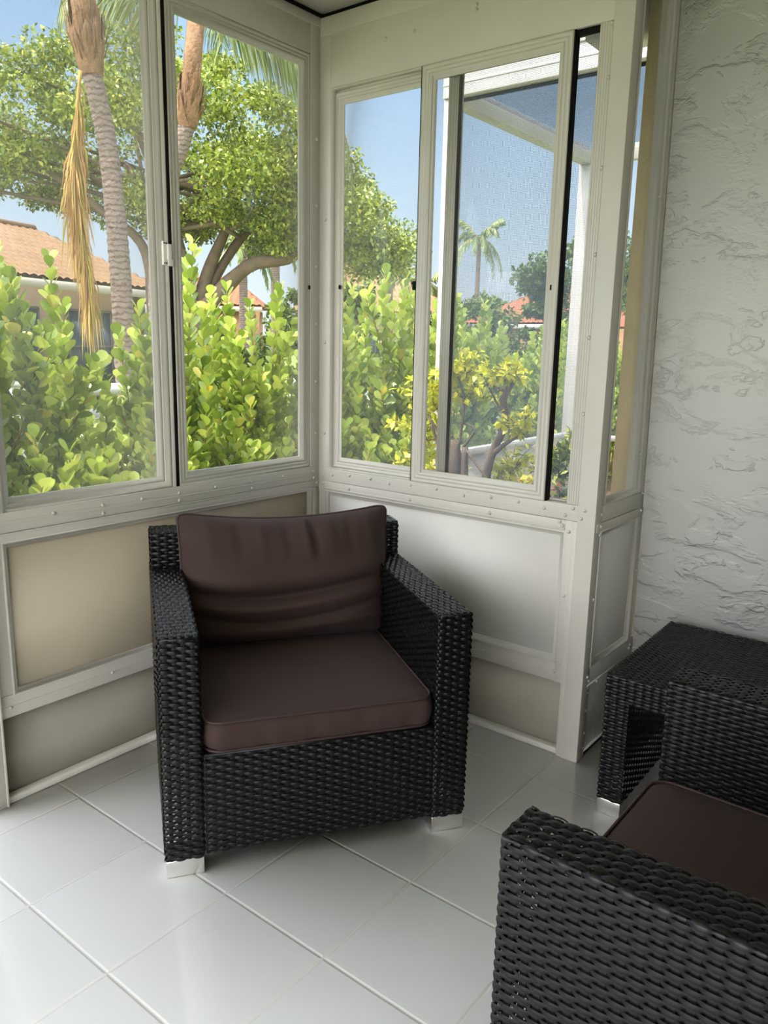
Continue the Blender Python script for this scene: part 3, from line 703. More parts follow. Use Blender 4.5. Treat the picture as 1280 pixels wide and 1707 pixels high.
def clusia(loc, height, nst, spread, label, group, side=3):
    root = thing('clusia_shrub', label, 'shrub', loc, 0, group)
    gs = Geo(); gl = Geo()
    def shoot(p0, p1, lean_, start, dens=.032):
        L_ = np.linalg.norm(p1 - p0); n = 8
        t = np.linspace(0, 1, n)[:, None]
        pts = p0 + (p1 - p0) * t + lean_ * (t * (1 - t)) * 1.0
        gs.tube(pts, np.linspace(.009, .0035, n) * (1 if L_ > .6 else .6), 5)
        m = int(L_ * (1 - start) / dens)
        a0 = random.random() * 6.28
        for k in range(m + 1):
            tt = start + (1 - start) * k / max(m, 1)
            c = p0 + (p1 - p0) * tt + lean_ * tt * (1 - tt)
            ax = (p1 - p0) / L_
            for s in (0, 1):
                a = a0 + k * 1.57 + s * PI + rng.normal(0, .25)
                rad = V3(math.cos(a), math.sin(a), 0)
                upw = .95 + .9 * tt ** 3 + rng.normal(0, .25)
                dv = rad + ax * upw + V3(0, 0, .15)
                up = ax * .9 - rad * .5 + unit(1)[0] * .45
                yield c, dv, up, rng.uniform(.060, .092) * (1 if tt < .93 else .85)
    O, D, U, S = [], [], [], []
    for k in range(nst):
        a = random.random() * 6.28; rr = spread * math.sqrt(random.random())
        p0 = V3(rr * .5 * math.cos(a), rr * .5 * math.sin(a), 0)
        h = height * rng.uniform(.58, 1.0)
        p1 = V3(rr * math.cos(a) + rng.normal(0, .05), rr * math.sin(a) * 1.0 + rng.normal(0, .05), h)
        for r_ in shoot(p0, p1, V3(*rng.normal(0, .12, 3)) * V3(1, 1, 0), .28): O.append(r_[0]); D.append(r_[1]); U.append(r_[2]); S.append(r_[3])
        for _ in range(side):
            t = rng.uniform(.15, .75); b = p0 + (p1 - p0) * t; a2 = random.random() * 6.28
            q = b + V3(math.cos(a2) * .16, math.sin(a2) * .16, rng.uniform(.15, .34))
            for r_ in shoot(b, q, V3(0, 0, -.03), .25): O.append(r_[0]); D.append(r_[1]); U.append(r_[2]); S.append(r_[3])
    v, q = leaf_frames(np.array(O), np.array(D), np.array(U), np.array(S), PAD, PQ)
    gl.add(v, q)
    gs.obj('stems', M['stem'], root, smooth=True); gl.obj('foliage', M['clusia'], root, smooth=True)
    return root
HEDGE_LBL = 'bright green paddle leaved shrub in the hedge outside the porch windows'
HG = 'clusia shrubs of the hedge outside the porch windows'
protos = [clusia((-1.25, -.45, ZG), 1.86, 16, .30, HEDGE_LBL, HG), clusia((-1.2, .22, ZG), 1.92, 15, .30, HEDGE_LBL, HG), clusia((-1.25, .82, ZG), 1.92, 16, .30, HEDGE_LBL, HG)]
spots = [(-1.6, -.8, 1.28), (-1.65, .0, 1.25), (-1.65, .6, 1.3), (-1.6, 1.2, 1.4), (-1.22, -1.02, 1.80), (-1.35, -1.7, 1.6), (-1.22, 1.40, 1.85), (-1.3, 1.95, 2.0), (-1.2, 2.42, 1.98), (-1.28, 3.0, 1.85), (-1.5, 3.6, 1.78), (-1.35, 4.2, 1.78), (-1.5, 4.8, 1.78), (-1.4, 5.4, 1.78), (-1.5, 6.0, 1.78), (-1.45, 6.6, 1.78), (-1.5, 7.2, 1.62), (-1.5, 7.9, 1.66)]
hs = [1.92, 1.98, 1.98]
for k, (x, y, h) in enumerate(spots):
    j = (k * 2 + 1) % 3
    dup(protos[j], (x, y, ZG), k * 2.1, HEDGE_LBL, HG, h / hs[j])
# lower infill at the foot of the hedge
LB = 'low bushy clusia shrub filling the foot of the hedge'
LG = 'low clusia shrubs at the foot of the hedge'
lp = clusia((-.98, -.6, ZG), 1.08, 14, .26, LB, LG)
for k, (x, y) in enumerate(((-.95, -.15), (-1.0, .3), (-.95, .75), (-1.0, 1.25), (-.92, 1.7), (-.95, 2.2), (-1.0, -1.1), (-1.0, 2.7))):
    dup(lp, (x, y, ZG), k * 1.3 + .5, LB, LG, (.92, 1.0, .95, 1.05)[k % 4])

# white vinyl fence behind the hedge
fe = thing('white_fence', 'low white vinyl fence behind the clusia hedge', 'fence', (-2.2, 0, ZG))
g = Geo(); g.box((-.02, -4, 1.13), (.02, 9, 1.20)); g.obj('top_rail', M['fence'], fe)
g = Geo(); g.box((-.02, -4, .16), (.02, 9, .22)); g.obj('bottom_rail', M['fence'], fe)
for k in range(8):
    y = -3.6 + k * 1.75
    g = Geo(); g.box((-.05, y - .05, 0), (.05, y + .05, 1.20)); g.box((-.06, y - .06, 1.2), (.06, y + .06, 1.22)); g.obj('post', M['fence'], fe, bevel=.005)
g = Geo()
for k in range(86): y = -3.9 + k * .15; g.box((-.008, y - .018, .2), (.008, y + .018, 1.15))
g.obj('pickets', M['fence'], fe)

# neighbouring screen enclosure
cg = thing('screen_enclosure', 'white aluminium screen enclosure with mesh roof outside the back window', 'screen enclosure', (-.56, 1.70, ZG))
H0 = 2.7 - ZG
def cagebar(name, a, b, w=.06, mat='cage', bev=.004):
    g = Geo(); a, b = V3(*a), V3(*b)
    lo, hi = np.minimum(a, b) - w / 2, np.maximum(a, b) + w / 2; g.box(lo, hi); return g.obj(name, M[mat], cg, bevel=bev)
g = Geo(); g.box((-.04, -.05, H0), (5.2, .03, H0 + .15)); g.box((-.06, -.065, H0 + .13), (5.2, .045, H0 + .16)); g.box((-.04, -.055, H0 + .06), (5.2, -.05, H0 + .07)); g.obj('front_beam', M['cage'], cg, bevel=.004)
g = Geo(); g.box((-.04, -.0, H0 - .012), (5.2, .03, H0)); g.obj('beam_groove', M['dark'], cg)
g = Geo(); g.box((-.05, 0.03, H0 - .02), (.03, 1.86, H0 + .09)); g.obj('side_beam', M['cage'], cg, bevel=.004)
g = Geo(); g.box((-.04, 1.8, H0 - .02), (5.2, 1.86, H0 + .09)); g.obj('rear_beam', M['cage'], cg, bevel=.004)
g = Geo(); g.box((-.045, -.03, 0), (.005, .03, H0)); g.obj('corner_post', M['cage'], cg, bevel=.004)
g = Geo(); g.box((-.06, 1.78, 0), (.05, 1.89, H0)); g.obj('corner_post', M['cage'], cg, bevel=.004)
g = Geo(); g.box((2.5, 1.8, 0), (2.56, 1.86, H0)); g.obj('post', M['cage'], cg, bevel=.004)
g = Geo(); g.box((-.045, .03, .78), (.01, 1.78, .82)); g.box((-.045, .03, 0), (.01, 1.78, .06)); g.obj('chair_rail', M['cage'], cg)
g = Geo(); g.box((0, 1.81, .78), (5.2, 1.85, .82)); g.obj('chair_rail', M['cage'], cg)
g = Geo(); g.box((-.02, .03, .82), (-.019, 1.8, H0)); g.obj('side_screen', M['mesh_cage_y'], cg)
g = Geo(); g.box((-.02, .03, .06), (-.012, 1.8, .78)); g.obj('kick_panel', M['kick'], cg)
g = Geo(); g.box((0, .03, H0 + .06), (5.2, 1.84, H0 + .061)); g.obj('roof_screen', M['mesh_cage_r'], cg)
g = Geo(); g.box((0, 1.83, .82), (5.2, 1.831, H0)); g.obj('rear_screen', M['mesh_cage'], cg)
g = Geo(); g.box((.826, .43, 2.372), (1.05, .60, 2.535)); g.box((.815, .42, 2.50), (1.05, .60, 2.535)); tag(g.obj('roof_gutter', M['cage']), 'weathered white gutter end at the house eave above the back window', 'gutter')

# gnarled little trees right outside the back window
def bent(pts, n=14):
    pts = np.array(pts, float); t = np.linspace(0, len(pts) - 1, n); i = np.clip(t.astype(int), 0, len(pts) - 2); fr_ = (t - i)[:, None]
    p0 = pts[np.clip(i - 1, 0, None)]; p1 = pts[i]; p2 = pts[i + 1]; p3 = pts[np.clip(i + 2, None, len(pts) - 1)]
    return .5 * ((2 * p1) + (-p0 + p2) * fr_ + (2 * p0 - 5 * p1 + 4 * p2 - p3) * fr_ ** 2 + (-p0 + 3 * p1 - 3 * p2 + p3) * fr_ ** 3)
def sprays(gl, gs, starts, n_leaf, L_, size, rad, mat_up=.5):
    for p in starts:
        for _ in range(rad):
            dv = unit(1)[0]; dv[2] = abs(dv[2]) * .8 + .1; q = p + dv * L_ * rng.uniform(.5, 1)
            pts = bent([p, (p + q) / 2 + V3(0, 0, .02), q], 6); gs.tube(pts, np.linspace(.003, .0012, 6), 4)
            t = rng.random(n_leaf); c = p + (q - p) * t[:, None] + rng.normal(0, .006, (n_leaf, 3))
            D = unit(n_leaf) + dv * .5
            v, f_ = leaf_frames(c, D, unit(n_leaf) * .7 + V3(0, 0, 1), rng.uniform(.7, 1.2, n_leaf) * size, DIAMOND, DQ); gl.add(v, f_)
def small_tree(loc, limbs, label, tips, nl, L_, size, rad, mat='golden'):
    root = thing('garden_shrub', label, 'shrub', loc)
    gs = Geo()
    for pts, r0, r1 in limbs: p = bent(pts); gs.tube(p, np.linspace(r0, r1, len(p)) * (1 + rng.normal(0, .06, len(p))), 8)
    gl = Geo(); gt = Geo(); sprays(gl, gt, [np.array(t, float) for t in tips], nl, L_, size, rad)
    gs.v += gt.v; gs.q += [q + gs.n for q in gt.q]; gs.n += gt.n
    gs.obj('trunk', M['bark'], root, smooth=True); gl.obj('leaves', M[mat], root)
    return root
small_tree((.05, 1.2, ZG), [([(0, 0, 0), (.02, 0, .55), (.0, .02, .78), (.05, 0, .95), (.11, .02, 1.10), (.09, 0, 1.2), (.14, 0, 1.30)], .028, .016), ([(.05, 0, .93), (.14, -.02, 1.0), (.24, 0, 1.06)], .016, .006), ([(.11, .02, 1.1), (.03, .03, 1.2), (-.04, 0, 1.34)], .008, .003),
            ([(.10, 0, 1.25), (.0, .0, 1.28), (-.06, .02, 1.24)], .007, .003), ([(.02, 0, .8), (-.1, 0, .92), (-.16, .02, .98)], .008, .004), ([(.03, 0, .62), (.15, -.05, .68), (.38, -.03, .70)], .012, .006)],
           'gnarled crooked little tree with yellow leaves, right of the clipped trunks', [(.15, 0, 1.32), (.05, .02, 1.3), (.22, 0, 1.04), (.1, .1, .82), (.18, .08, .72), (.28, .02, .72), (.02, .1, .75), (-.05, .05, 1.2), (.24, .12, .85)], 22, .19, .050, 6)
small_tree((-.13, 1.2, ZG), [([(0, 0, 0), (.0, 0, .6), (-.01, 0, .98)], .04, .034), ([(.06, .02, 0), (.06, .02, .5), (.05, .01, .95)], .024, .02), ([(0, 0, .95), (-.1, 0, 1.0), (-.2, .02, 1.1)], .014, .007), ([(-.08, .02, .5), (-.1, .02, .85), (-.16, 0, 1.05)], .012, .007),
             ([(.05, 0, .95), (.1, .02, 1.05), (-.02, 0, 1.07), (-.1, 0, 1.02)], .007, .003), ([(.02, .0, .96), (.04, 0, 1.2), (-.03, 0, 1.35)], .009, .004)],
           'twin stubby trunk shrub with golden leaves beside the clusia hedge', [(-.15, 0, 1.12), (-.05, .02, 1.3), (.04, 0, 1.2), (-.2, .05, 1.2), (-.18, 0, .8), (-.05, .1, .7), (-.22, .05, .95), (.02, 0, 1.32), (-.3, .1, .8), (-.36, .1, 1.0), (-.3, .0, .62)], 22, .19, .050, 7)
small_tree((.50, 1.15, ZG), [([(0, 0, 0), (.02, 0, .5), (.0, 0, .8)], .014, .008), ([(0, 0, .6), (.1, 0, .75), (.16, 0, .85)], .008, .004), ([(0, 0, .7), (-.1, 0, .84), (-.16, 0, .9)], .007, .003)],
           'dark leaved twiggy shrub in front of the white enclosure post', [(.0, 0, .86), (.12, 0, .82), (-.06, 0, .9), (.06, 0, .74), (.1, .02, .95), (.02, .05, .98)], 18, .14, .05, 6, 'ficus')
fl_ = thing('flower_clump', 'pink red flowers beside the rail of the screen enclosure', 'flowers', (-.05, 2.2, ZG + .03))
gl, gt = Geo(), Geo(); sprays(gl, gt, [V3(rng.uniform(-.25, .3), rng.uniform(-.15, .15), rng.uniform(.45, .62)) for _ in range(9)], 12, .1, .03, 4)
gt.tube([(0, 0, 0), (.02, 0, .5)], .01, 5); gt.tube([(-.02, 0, 0), (-.15, 0, .5)], .008, 5); gt.obj('stems', M['stem'], fl_); gl.obj('blossoms', M['redflower'], fl_)

# ---- trees and palms further off
def at(az, dist, z=None):
    az = float(az)
   
    a = math.radians(az); return V3(CAM[0] + dist * math.sin(a), CAM[1] + dist * math.cos(a), ZG if z is None else z)
def clumps(gl, centers, radii, n, size):
    for c, r_ in zip(centers, radii):
        u = unit(n) * (rng.random(n) ** .4)[:, None] * V3(1, 1, .62) * r_
        D = unit(n) + u / r_ * .6 + V3(0, 0, -.1)
        v, q = leaf_frames(c + u, D, unit(n) * .9 + V3(0, 0, 1.1), rng.uniform(.7, 1.25, n) * size, DIAMOND * V3(1.1, 1, 1), DQ); gl.add(v, q)
def ficus(K=1.22):
    at0 = at
    def at_(az, dd, z=None): return at0(az, dd * K, None if z is None else (z if z < 0 else 1.3456 + (z - 1.3456) * K))
    B = at_(-51.5, 14.2); root = thing('ficus_tree', 'large spreading leafy tree behind the two palms', 'tree', tuple(B))
    kaz = [-80, -66, -62.6, -58.9, -54, -50, -48.2, -45.5, -43, -40.2, -38, -36.3]
    kt = [5.0, 5.2, 5.45, 5.7, 6.2, 5.9, 5.75, 5.2, 4.85, 4.3, 3.7, 3.25]
    kb = [3.0, 3.6, 3.55, 3.3, 3.1, 3.0, 2.9, 2.8, 2.7, 2.45, 2.5, 3.0]
    cs, rs = [], []
    while len(cs) < 350:
        az_ = rng.uniform(-79, -36.3); top = np.interp(az_, kaz, kt); bot = np.interp(az_, kaz, kb)
        thick = np.clip((top - bot) / 3, .3, 1) * 2.6
        dz = rng.uniform(0, 1); z = bot + (top - bot) * dz
        r_ = rng.uniform(.32, .62)
        if z + r_ * .5 > top or z - r_ * .4 < bot - .1: continue
        dist = 14.3 + rng.uniform(-1, 1) * thick * math.sqrt(max(.05, 1 - (2 * dz - 1) ** 2))
        cs.append(at_(az_, dist, z) - B); rs.append(r_)
    gl = Geo(); clumps(gl, cs, rs, 330, .10)
    gs = Geo()
    def br(pts, r0, r1): p = bent([q - B for q in pts], 16); gs.tube(p, np.linspace(r0, r1, 16) * (1 + rng.normal(0, .04, 16)), 9)
    br([at_(-51.5, 14.2, ZG - .1), at_(-51.6, 14.2, 1.2), at_(-51.2, 14.2, 2.0)], .36, .26)
    br([at_(-51.4, 14.2, 1.7), at_(-49.8, 14.1, 2.15), at_(-47.6, 14, 2.62), at_(-45, 13.8, 2.72), at_(-43, 13.6, 3.1)], .21, .07)
    br([at_(-51.3, 14.2, 1.9), at_(-50.4, 14.3, 2.6), at_(-49, 14.4, 3.4), at_(-47.8, 14.5, 4.4)], .17, .05)
    br([at_(-51.6, 14.2, 1.8), at_(-52.6, 14, 2.9), at_(-53.6, 14, 3.8), at_(-55, 14, 4.7)], .2, .06)
    br([at_(-54.2, 14.0, ZG), at_(-54.3, 14, 2.0), at_(-54.4, 14, 2.55), at_(-55.1, 14, 2.95), at_(-56.8, 13.9, 3.25), at_(-59.5, 13.8, 3.7), at_(-62, 13.6, 4.1)], .13, .06)
    br([at_(-53.6, 14.1, ZG), at_(-53.7, 14.1, 2.8), at_(-54.6, 14.1, 3.6), at_(-55.6, 14.2, 4.1)], .15, .06)
    br([at_(-51.3, 14.2, 1.9), at_(-48, 14.6, 3.2), at_(-45, 15, 3.6), at_(-41, 15, 3.5)], .12, .04)
    for k in range(26):
        c = cs[k * 9] + B; a = at_(rng.uniform(-56, -47), 14.2, rng.uniform(3.0, 3.8)); br([a, (a + c) / 2 + V3(0, 0, .2), c], .05, .012)
    gs.obj('trunk', M['bark'], root, smooth=True); gl.obj('foliage', M['ficus'], root)
ficus()

def frond(gr, gl, base, dirh, length, rise, droop, nleaf, leaflen, size_w, hang):
    n = 14; t = np.linspace(0, 1, n)
    p = base + dirh * (length * t)[:, None] * (1 - .25 * t ** 2)[:, None] + Z * (rise * t - droop * t ** 2.2)[:, None]
    gr.tube(p, np.linspace(.03, .006, n) * (length / 2.5), 5)
    tt = np.linspace(.14, 1, nleaf); c = np.stack([np.interp(tt, t, p[:, k]) for k in range(3)], 1)
    tan = np.gradient(c, axis=0); tan /= np.linalg.norm(tan, axis=1)[:, None]
    sd = np.cross(tan, Z); sd /= np.linalg.norm(sd, axis=1)[:, None] + 1e-9
    for s in (1, -1):
        d0 = sd * s * (1 - hang) + tan * .55 - Z * hang * 1.2 + rng.normal(0, .09, (nleaf, 3)); d0 /= np.linalg.norm(d0, axis=1)[:, None]
        L_ = leaflen * np.sin(np.clip(tt, .0, .97) * PI * .64 + .55) * rng.uniform(.85, 1.1, nleaf)
        mid = c + d0 * (L_ * .5)[:, None]; end = mid + (d0 - Z * (.35 + hang * .8)) / np.linalg.norm(d0 - Z * (.35 + hang * .8), axis=1)[:, None] * (L_ * .5)[:, None]
        w = tan * size_w / 2
        V_ = np.stack([c - w, c + w, mid + w, mid - w, end], 1).reshape(-1, 3); i = np.arange(nleaf) * 5
        gl.add(V_, [np.stack([i, i + 1, i + 2, i + 3], 1), np.stack([i + 3, i + 2, i + 4], 1)])
def palm_trunk(pts, rads, rings=.07):
    g = Geo(); pts = np.array(pts); L_ = np.linalg.norm(np.diff(pts, axis=0), axis=1).sum(); n = int(L_ / rings) * 2
    s = np.linspace(0, len(pts) - 1, n); p = bent(pts, n); r_ = np.interp(s, np.arange(len(pts)), rads) * (1 + .06 * (np.arange(n) % 2) + rng.normal(0, .012, n)); g.tube(p, r_, 14); return g
def big_palm(base, lean_pts, rads, boot_z, label, fr_dirs, dead, lift=1.3):
    root = thing('palm_tree', label, 'palm', tuple(base))
    rel = [np.array(p) - base for p in lean_pts]
    palm_trunk(rel, rads).obj('trunk', M['palmbark'], root, smooth=True)
    top = rel[-1]; ax = (rel[-1] - rel[-2]) * V3(.35, .35, 1); ax /= np.linalg.norm(ax)
    g = Geo()
    n = 9
    for k in range(14):      # old split leaf bases clasping the trunk
        a = k * 2.4; lvl = (k // 4) * .11; rad = V3(math.cos(a), math.sin(a), 0); ln = rng.uniform(.36, .55)
        t = np.linspace(0, 1, n)[:, None]
        flare = rng.uniform(.05, .11)
        c = top + ax * (lvl - .05) + rad * (rads[-1] - .005) + ax * (t * ln) + rad * (flare * np.sin(t * PI * .62))
        side = np.cross(ax, rad); w = .105 * (1 - t) ** .75 + .006
        P = np.stack([c - side * w - rad * .045 * (1 - t), c - side * w * .5, c + rad * .02 * (1 - t), c + side * w * .5, c + side * w - rad * .045 * (1 - t)], 1); g.grid(P)
        g.grid(P - rad * .018)
        for q in range(3):
            o = side * rng.normal(0, .05); g.tube([c[2] + o, c[5] + o * 1.3 + rad * .02, c[8] + o * 1.1 + rad * .03], [.008, .006, .002], 4)
    g.tube([top - ax * .05, top + ax * .12, top + ax * .35, top + ax * .7, top + ax * lift], [rads[-1] + .01, rads[-1] + .03, rads[-1] + .02, .13, .12], 12)
    g.obj('leaf_boots', M['boot'], root)
    gr, gl = Geo(), Geo(); cr = top + ax * lift
    for az_, length, rise, droop, hang in fr_dirs:
        a = math.radians(az_); frond(gr, gl, cr, V3(math.sin(a), math.cos(a), 0), length, rise, droop, 60, 1.15 if hang > .9 else .78, .022, hang)
    gr.obj('frond_ribs', M['stem'], root, smooth=True); gl.obj('frond_leaflets', M['frond'], root)
    if dead is not None:
        gr, gl = Geo(), Geo()
        p = bent([q - base for q in dead], 16); gr.tube(p, np.linspace(.022, .008, 16), 6)
        m = 420; t = rng.random(m) ** .7; c = np.stack([np.interp(t, np.linspace(0, 1, 16), p[:, k]) for k in range(3)], 1)
        L_ = rng.uniform(.4, 1.05, m) * np.interp(t, [0, .3, 1], [.3, 1, .8]); o = unit(m) * V3(1, 1, 0)
        end = c + o * (.19 * np.interp(t, [0, .5, 1], [.35, 1.3, .8]) * rng.uniform(.2, 1, m))[:, None] - Z * L_[:, None]; mid = (c + end) / 2 + o * .04
        sd = np.cross(end - c, unit(m)); sd /= np.linalg.norm(sd, axis=1)[:, None]; w = sd * .009
        V_ = np.stack([c - w, c + w, mid + w, mid - w, end], 1).reshape(-1, 3); i = np.arange(m) * 5
        gl.add(V_, [np.stack([i, i + 1, i + 2, i + 3], 1), np.stack([i + 3, i + 2, i + 4], 1)])
        f_ = gr.obj('dead_frond', M['deadfrond'], root, smooth=True); gl.obj('dead_leaflets', M['deadfrond'], f_)
    return root
D1 = 10.0
big_palm(at(-56.15, D1), [at(-56.15, D1), at(-56.25, D1, 1.9), at(-56.6, D1, 3.3), at(-57.15, D1, 3.95), at(-57.45, D1, 4.22)], [.138, .118, .106, .102, .104], 0,
         'leaning grey palm with a brown dead frond hanging, in the left pane',
         [(-20, 2.4, .9, 1.2, .7), (38, 2.3, 1.1, 1.0, .85), (100, 2.6, 1.0, 1.9, .6), (-110, 2.6, 1.0, 1.2, .6), (-145, 2.6, .9, 1.15, .85), (160, 2.6, 1.0, 2, .5), (-60, 2.4, 1.2, 1.5, .5)],
         [at(-58.1, D1 - .2, 4.15), at(-58.45, D1 - .22, 3.7), at(-58.75, D1 - .25, 3.3), at(-58.8, D1 - .25, 2.85), at(-58.4, D1 - .25, 2.25), at(-58.2, D1 - .25, 1.8)], lift=1.75)
D2 = 12.6
big_palm(at(-54.0, D2), [at(-54.0, D2), at(-53.9, D2, 2.19), at(-53.3, D2, 3.35), at(-52.1, D2, 4.1), at(-51.65, D2, 4.4)], [.15, .13, .12, .115, .11], 0,
         'slim palm with green hanging fronds behind the window mullion',
         [(40, 3.0, .55, 2.5, .95), (46, 2.7, .5, 1.7, .95), (26, 2.5, .75, 1.5, .92), (62, 2.4, .8, 1.8, .9), (120, 2.4, 1.0, 1.9, .6), (-100, 2.2, 1.3, .7, .6), (-150, 2.4, 1.0, 1.2, .5), (-30, 1.5, 1.1, 1.0, .6)], None, lift=1.45)

def far_palm(base, h, fl, label, nf=16, lean_=(0, 0), rad=.17, scale_w=.09):
    root = thing('coconut_palm_tree', label, 'palm', tuple(base))
    palm_trunk([V3(0, 0, 0), V3(lean_[0] * .3, lean_[1] * .3, h * .5), V3(lean_[0], lean_[1], h)], [rad * 1.2, rad, rad * .8], .25).obj('trunk', M['palmbark'], root, smooth=True)
    gr, gl = Geo(), Geo()
    for k in range(nf):
        a = k * 2.4; up = (k % 4) / 3.0
        frond(gr, gl, V3(lean_[0], lean_[1], h), V3(math.sin(a), math.cos(a), 0), fl * (1 - .25 * up), fl * (.15 + .9 * up), fl * (.95 - .35 * up), 34, fl * .24, scale_w, .45)
    gr.obj('frond_ribs', M['stem'], root, smooth=True); gl.obj('frond_leaflets', M['frond'], root)
    return root
far_palm(at(-31.9, 60), 8.9 - ZG, 3.0, 'tall coconut palm above the distant roof, seen through the screen')
far_palm(at(-35.4, 45), 4.6 - ZG, 2.2, 'pale short palm beside the yellow roofed house', 14)
far_palm(at(-38.0, 30), 4.2 - ZG, 1.7, 'palm with drooping fronds just right of the big tree', 14, rad=.12)
far_palm(at(-48.2, 24), 4.0 - ZG, 1.3, 'slender palm under the big tree before the peach house', 12, rad=.13)
far_palm(at(-46.0, 26), 4.6 - ZG, 1.2, 'palm trunk right of the slender palm under the big tree', 12, rad=.15)

def bushy(loc, w, h, label, n=34, leaves=170, size=.16, mat='ficus_far', trunk=True, zb=.0, name='broadleaf_tree', cat='tree'):
    root = thing(name, label, cat, tuple(loc)); cs, rs = [], []
    for k in range(n):
        u = unit(1)[0] * rng.random() ** .33; zz = zb * h + (h * (1 - zb)) * (.5 + .48 * u[2]); cs.append(V3(u[0] * w / 2, u[1] * w / 2, zz)); rs.append(rng.uniform(.16, .28) * min(w, h * 1.4) * .55)
    gl = Geo(); clumps(gl, cs, rs, leaves, size); 
    gs = Geo(); gs.tube(bent([V3(0, 0, -.05), V3(.05, 0, h * .3), V3(0, .05, h * .7)], 8), np.linspace(.05, .02, 8) * h * .6, 7)
    gs.obj('trunk', M['bark'], root, smooth=True); gl.obj('foliage', M[mat], root); return root
bushy(at(-24.6, 30), 4.6, 5.4, 'dark round tree behind the enclosure post at right', 46, 220, .2, zb=.45)
bushy(at(-32.4, 32), 4.2, 3.4, 'low round tree under the tall coconut palm', 40, 200, .2)
bushy(at(-26.2, 36), 3.2, 3.9, 'small dark tree at the right end of the red roof', 24, 160, .24)
bushy(at(-30.6, 75), 9, 6.0, 'pale distant trees beyond the red roof', 30, 160, .5)
bushy(at(-63.5, 48), 9, 6.6, 'hazy olive tree behind the left roof ridge', 30, 160, .4)
bushy(at(-41.0, 27), 2.4, 3.6, 'dark bush under the right end of the big tree', 30, 190, .2)
bushy(at(-50.2, 20.5), 2.4, 1.9, 'dark shady bush at the foot of the big tree', 24, 190, .13, name='garden_bush', cat='bush')
bushy(at(-54.85, 11.3), 1.2, 1.6, 'dark bush between the two palm trunks', 20, 170, .13, name='garden_bush', cat='bush')
bushy(at(-44.2, 30), 3.4, 3.5, 'bush with trees behind the hedge near the corner', 26, 170, .2, name='garden_bush', cat='bush')
bushy(at(-61.8, 15.6), 2.2, 1.25, 'low bush below the eave of the left house', 18, 160, .12, name='garden_bush', cat='bush')

# ---- houses with barrel tile roofs
def house(label, origin, rz, length, depth, ez, rise, roofm, wallm, over=.5, wins=(), hip=2.0, tile=.27):
    """front (eave) faces local -y; local x runs along the eave"""
    root = thing('house', label, 'house', (origin[0], origin[1], ZG), rz)
    g = Geo(); g.box((over, over, 0), (length - over, depth, ez)); g.obj('wall', M[wallm], root)
    ridge_y = depth / 2 + .2; sl = math.hypot(ridge_y, rise)
    nu = int(length / tile) * 6; nvr = int(sl / .36) * 3
    u = np.linspace(0, length, nu + 1); v = np.linspace(0, 1, nvr + 1)
    U, Vv = np.meshgrid(u, v, indexing='ij'); Vc = Vv
    lo = hip * Vc; x = np.clip(U, lo, length - lo)
    wave = .055 * np.abs(np.sin(PI * U / tile)) ** .8; stp = .05 * (1 - (np.arange(nvr + 1) % 3) / 2.0)
    nz = ridge_y / sl; ny = -rise / sl
    hh = wave + stp[None]
    g = Geo(); g.grid(np.stack([x, Vc * ridge_y + ny * hh, ez + .1 + Vc * rise + nz * hh], -1))
    # rear slope, hips
    g.grid(np.stack([np.clip(U, lo, length - lo)[::-1], 2 * ridge_y - Vc * ridge_y, ez + .1 + Vc * rise], -1))
    for xx, s in ((0, 1), (length, -1)):
        g.add([(xx, 0, ez + .1), (xx, 2 * ridge_y, ez + .1), (xx + s * hip, ridge_y, ez + .1 + rise)], np.array([(0, 1, 2)]))
    g.tube([(hip, ridge_y, ez + .16 + rise), (length - hip, ridge_y, ez + .16 + rise)], .10, 8)
    g.obj('roof', M[roofm], root)
    g = Geo(); g.box((.02, .0, ez - .12), (length - .02, .04, ez + .09)); g.obj('fascia', M['fascia'], root)
    g = Geo(); g.box((.02, .04, ez - .04), (length - .02, over + .02, ez)); g.obj('soffit', M['stucco_tan'], root)
    for x0, x1, z0, z1 in wins:
        g = Geo(); g.box((x0, over - .05, z0), (x1, over + .05, z1)); wo = g.obj('window', M['winglass'], root)
        g = Geo()
        for xx in np.linspace(x0, x1, 4): g.box((xx - .03, over - .08, z0), (xx + .03, over - .05, z1))
        for zz in (z0, (z0 + z1) / 2, z1): g.box((x0, over - .08, zz - .03), (x1, over - .05, zz + .03))
        g.obj('window_frame', M['winframe'], wo)
    return root
def house_on(label, az0, d0, az1, d1, **k):
    a, b = at(az0, d0), at(az1, d1); dv = b - a; rz = math.atan2(dv[1], dv[0])
    return house(label, a, rz, np.linalg.norm(dv), **k)
house_on('house with pale tan barrel tile roof behind the left pane', -78, 17.5, -53.2, 25.5, depth=7.5, ez=2.78, rise=1.75, roofm='roof_a', wallm='stucco_tan', wins=((5.2, 7.4, 1.0, 2.2), (8.4, 10.8, .3, 2.2), (11.5, 12.6, 1.0, 2.2)), hip=1.2)
house_on('peach house with tiled roof beneath the big tree', -55.0, 36, -46.9, 35, depth=4, ez=2.85, rise=1.2, roofm='roof_b', wallm='stucco_peach', wins=((1.0, 1.9, .8, 2.0), (2.9, 3.8, .6, 2.1), (4.1, 4.5, .3, 2.1)), hip=1.4)
house_on('house with yellow tan roof right of the big tree', -41.0, 34, -33.2, 38, depth=4.5, ez=2.75, rise=2.1, roofm='roof_c', wallm='stucco_tan', wins=((1.2, 2.2, .8, 2.1), (4.6, 5.6, .8, 2.1)), hip=1.6)
house_on('far house with red orange tile roof behind the screened hedge', -32.9, 42, -24.8, 38, depth=8, ez=2.5, rise=2.0, roofm='roof_b', wallm='stucco_peach', wins=((1.2, 2.2, .8, 2.1),), hip=2.4)

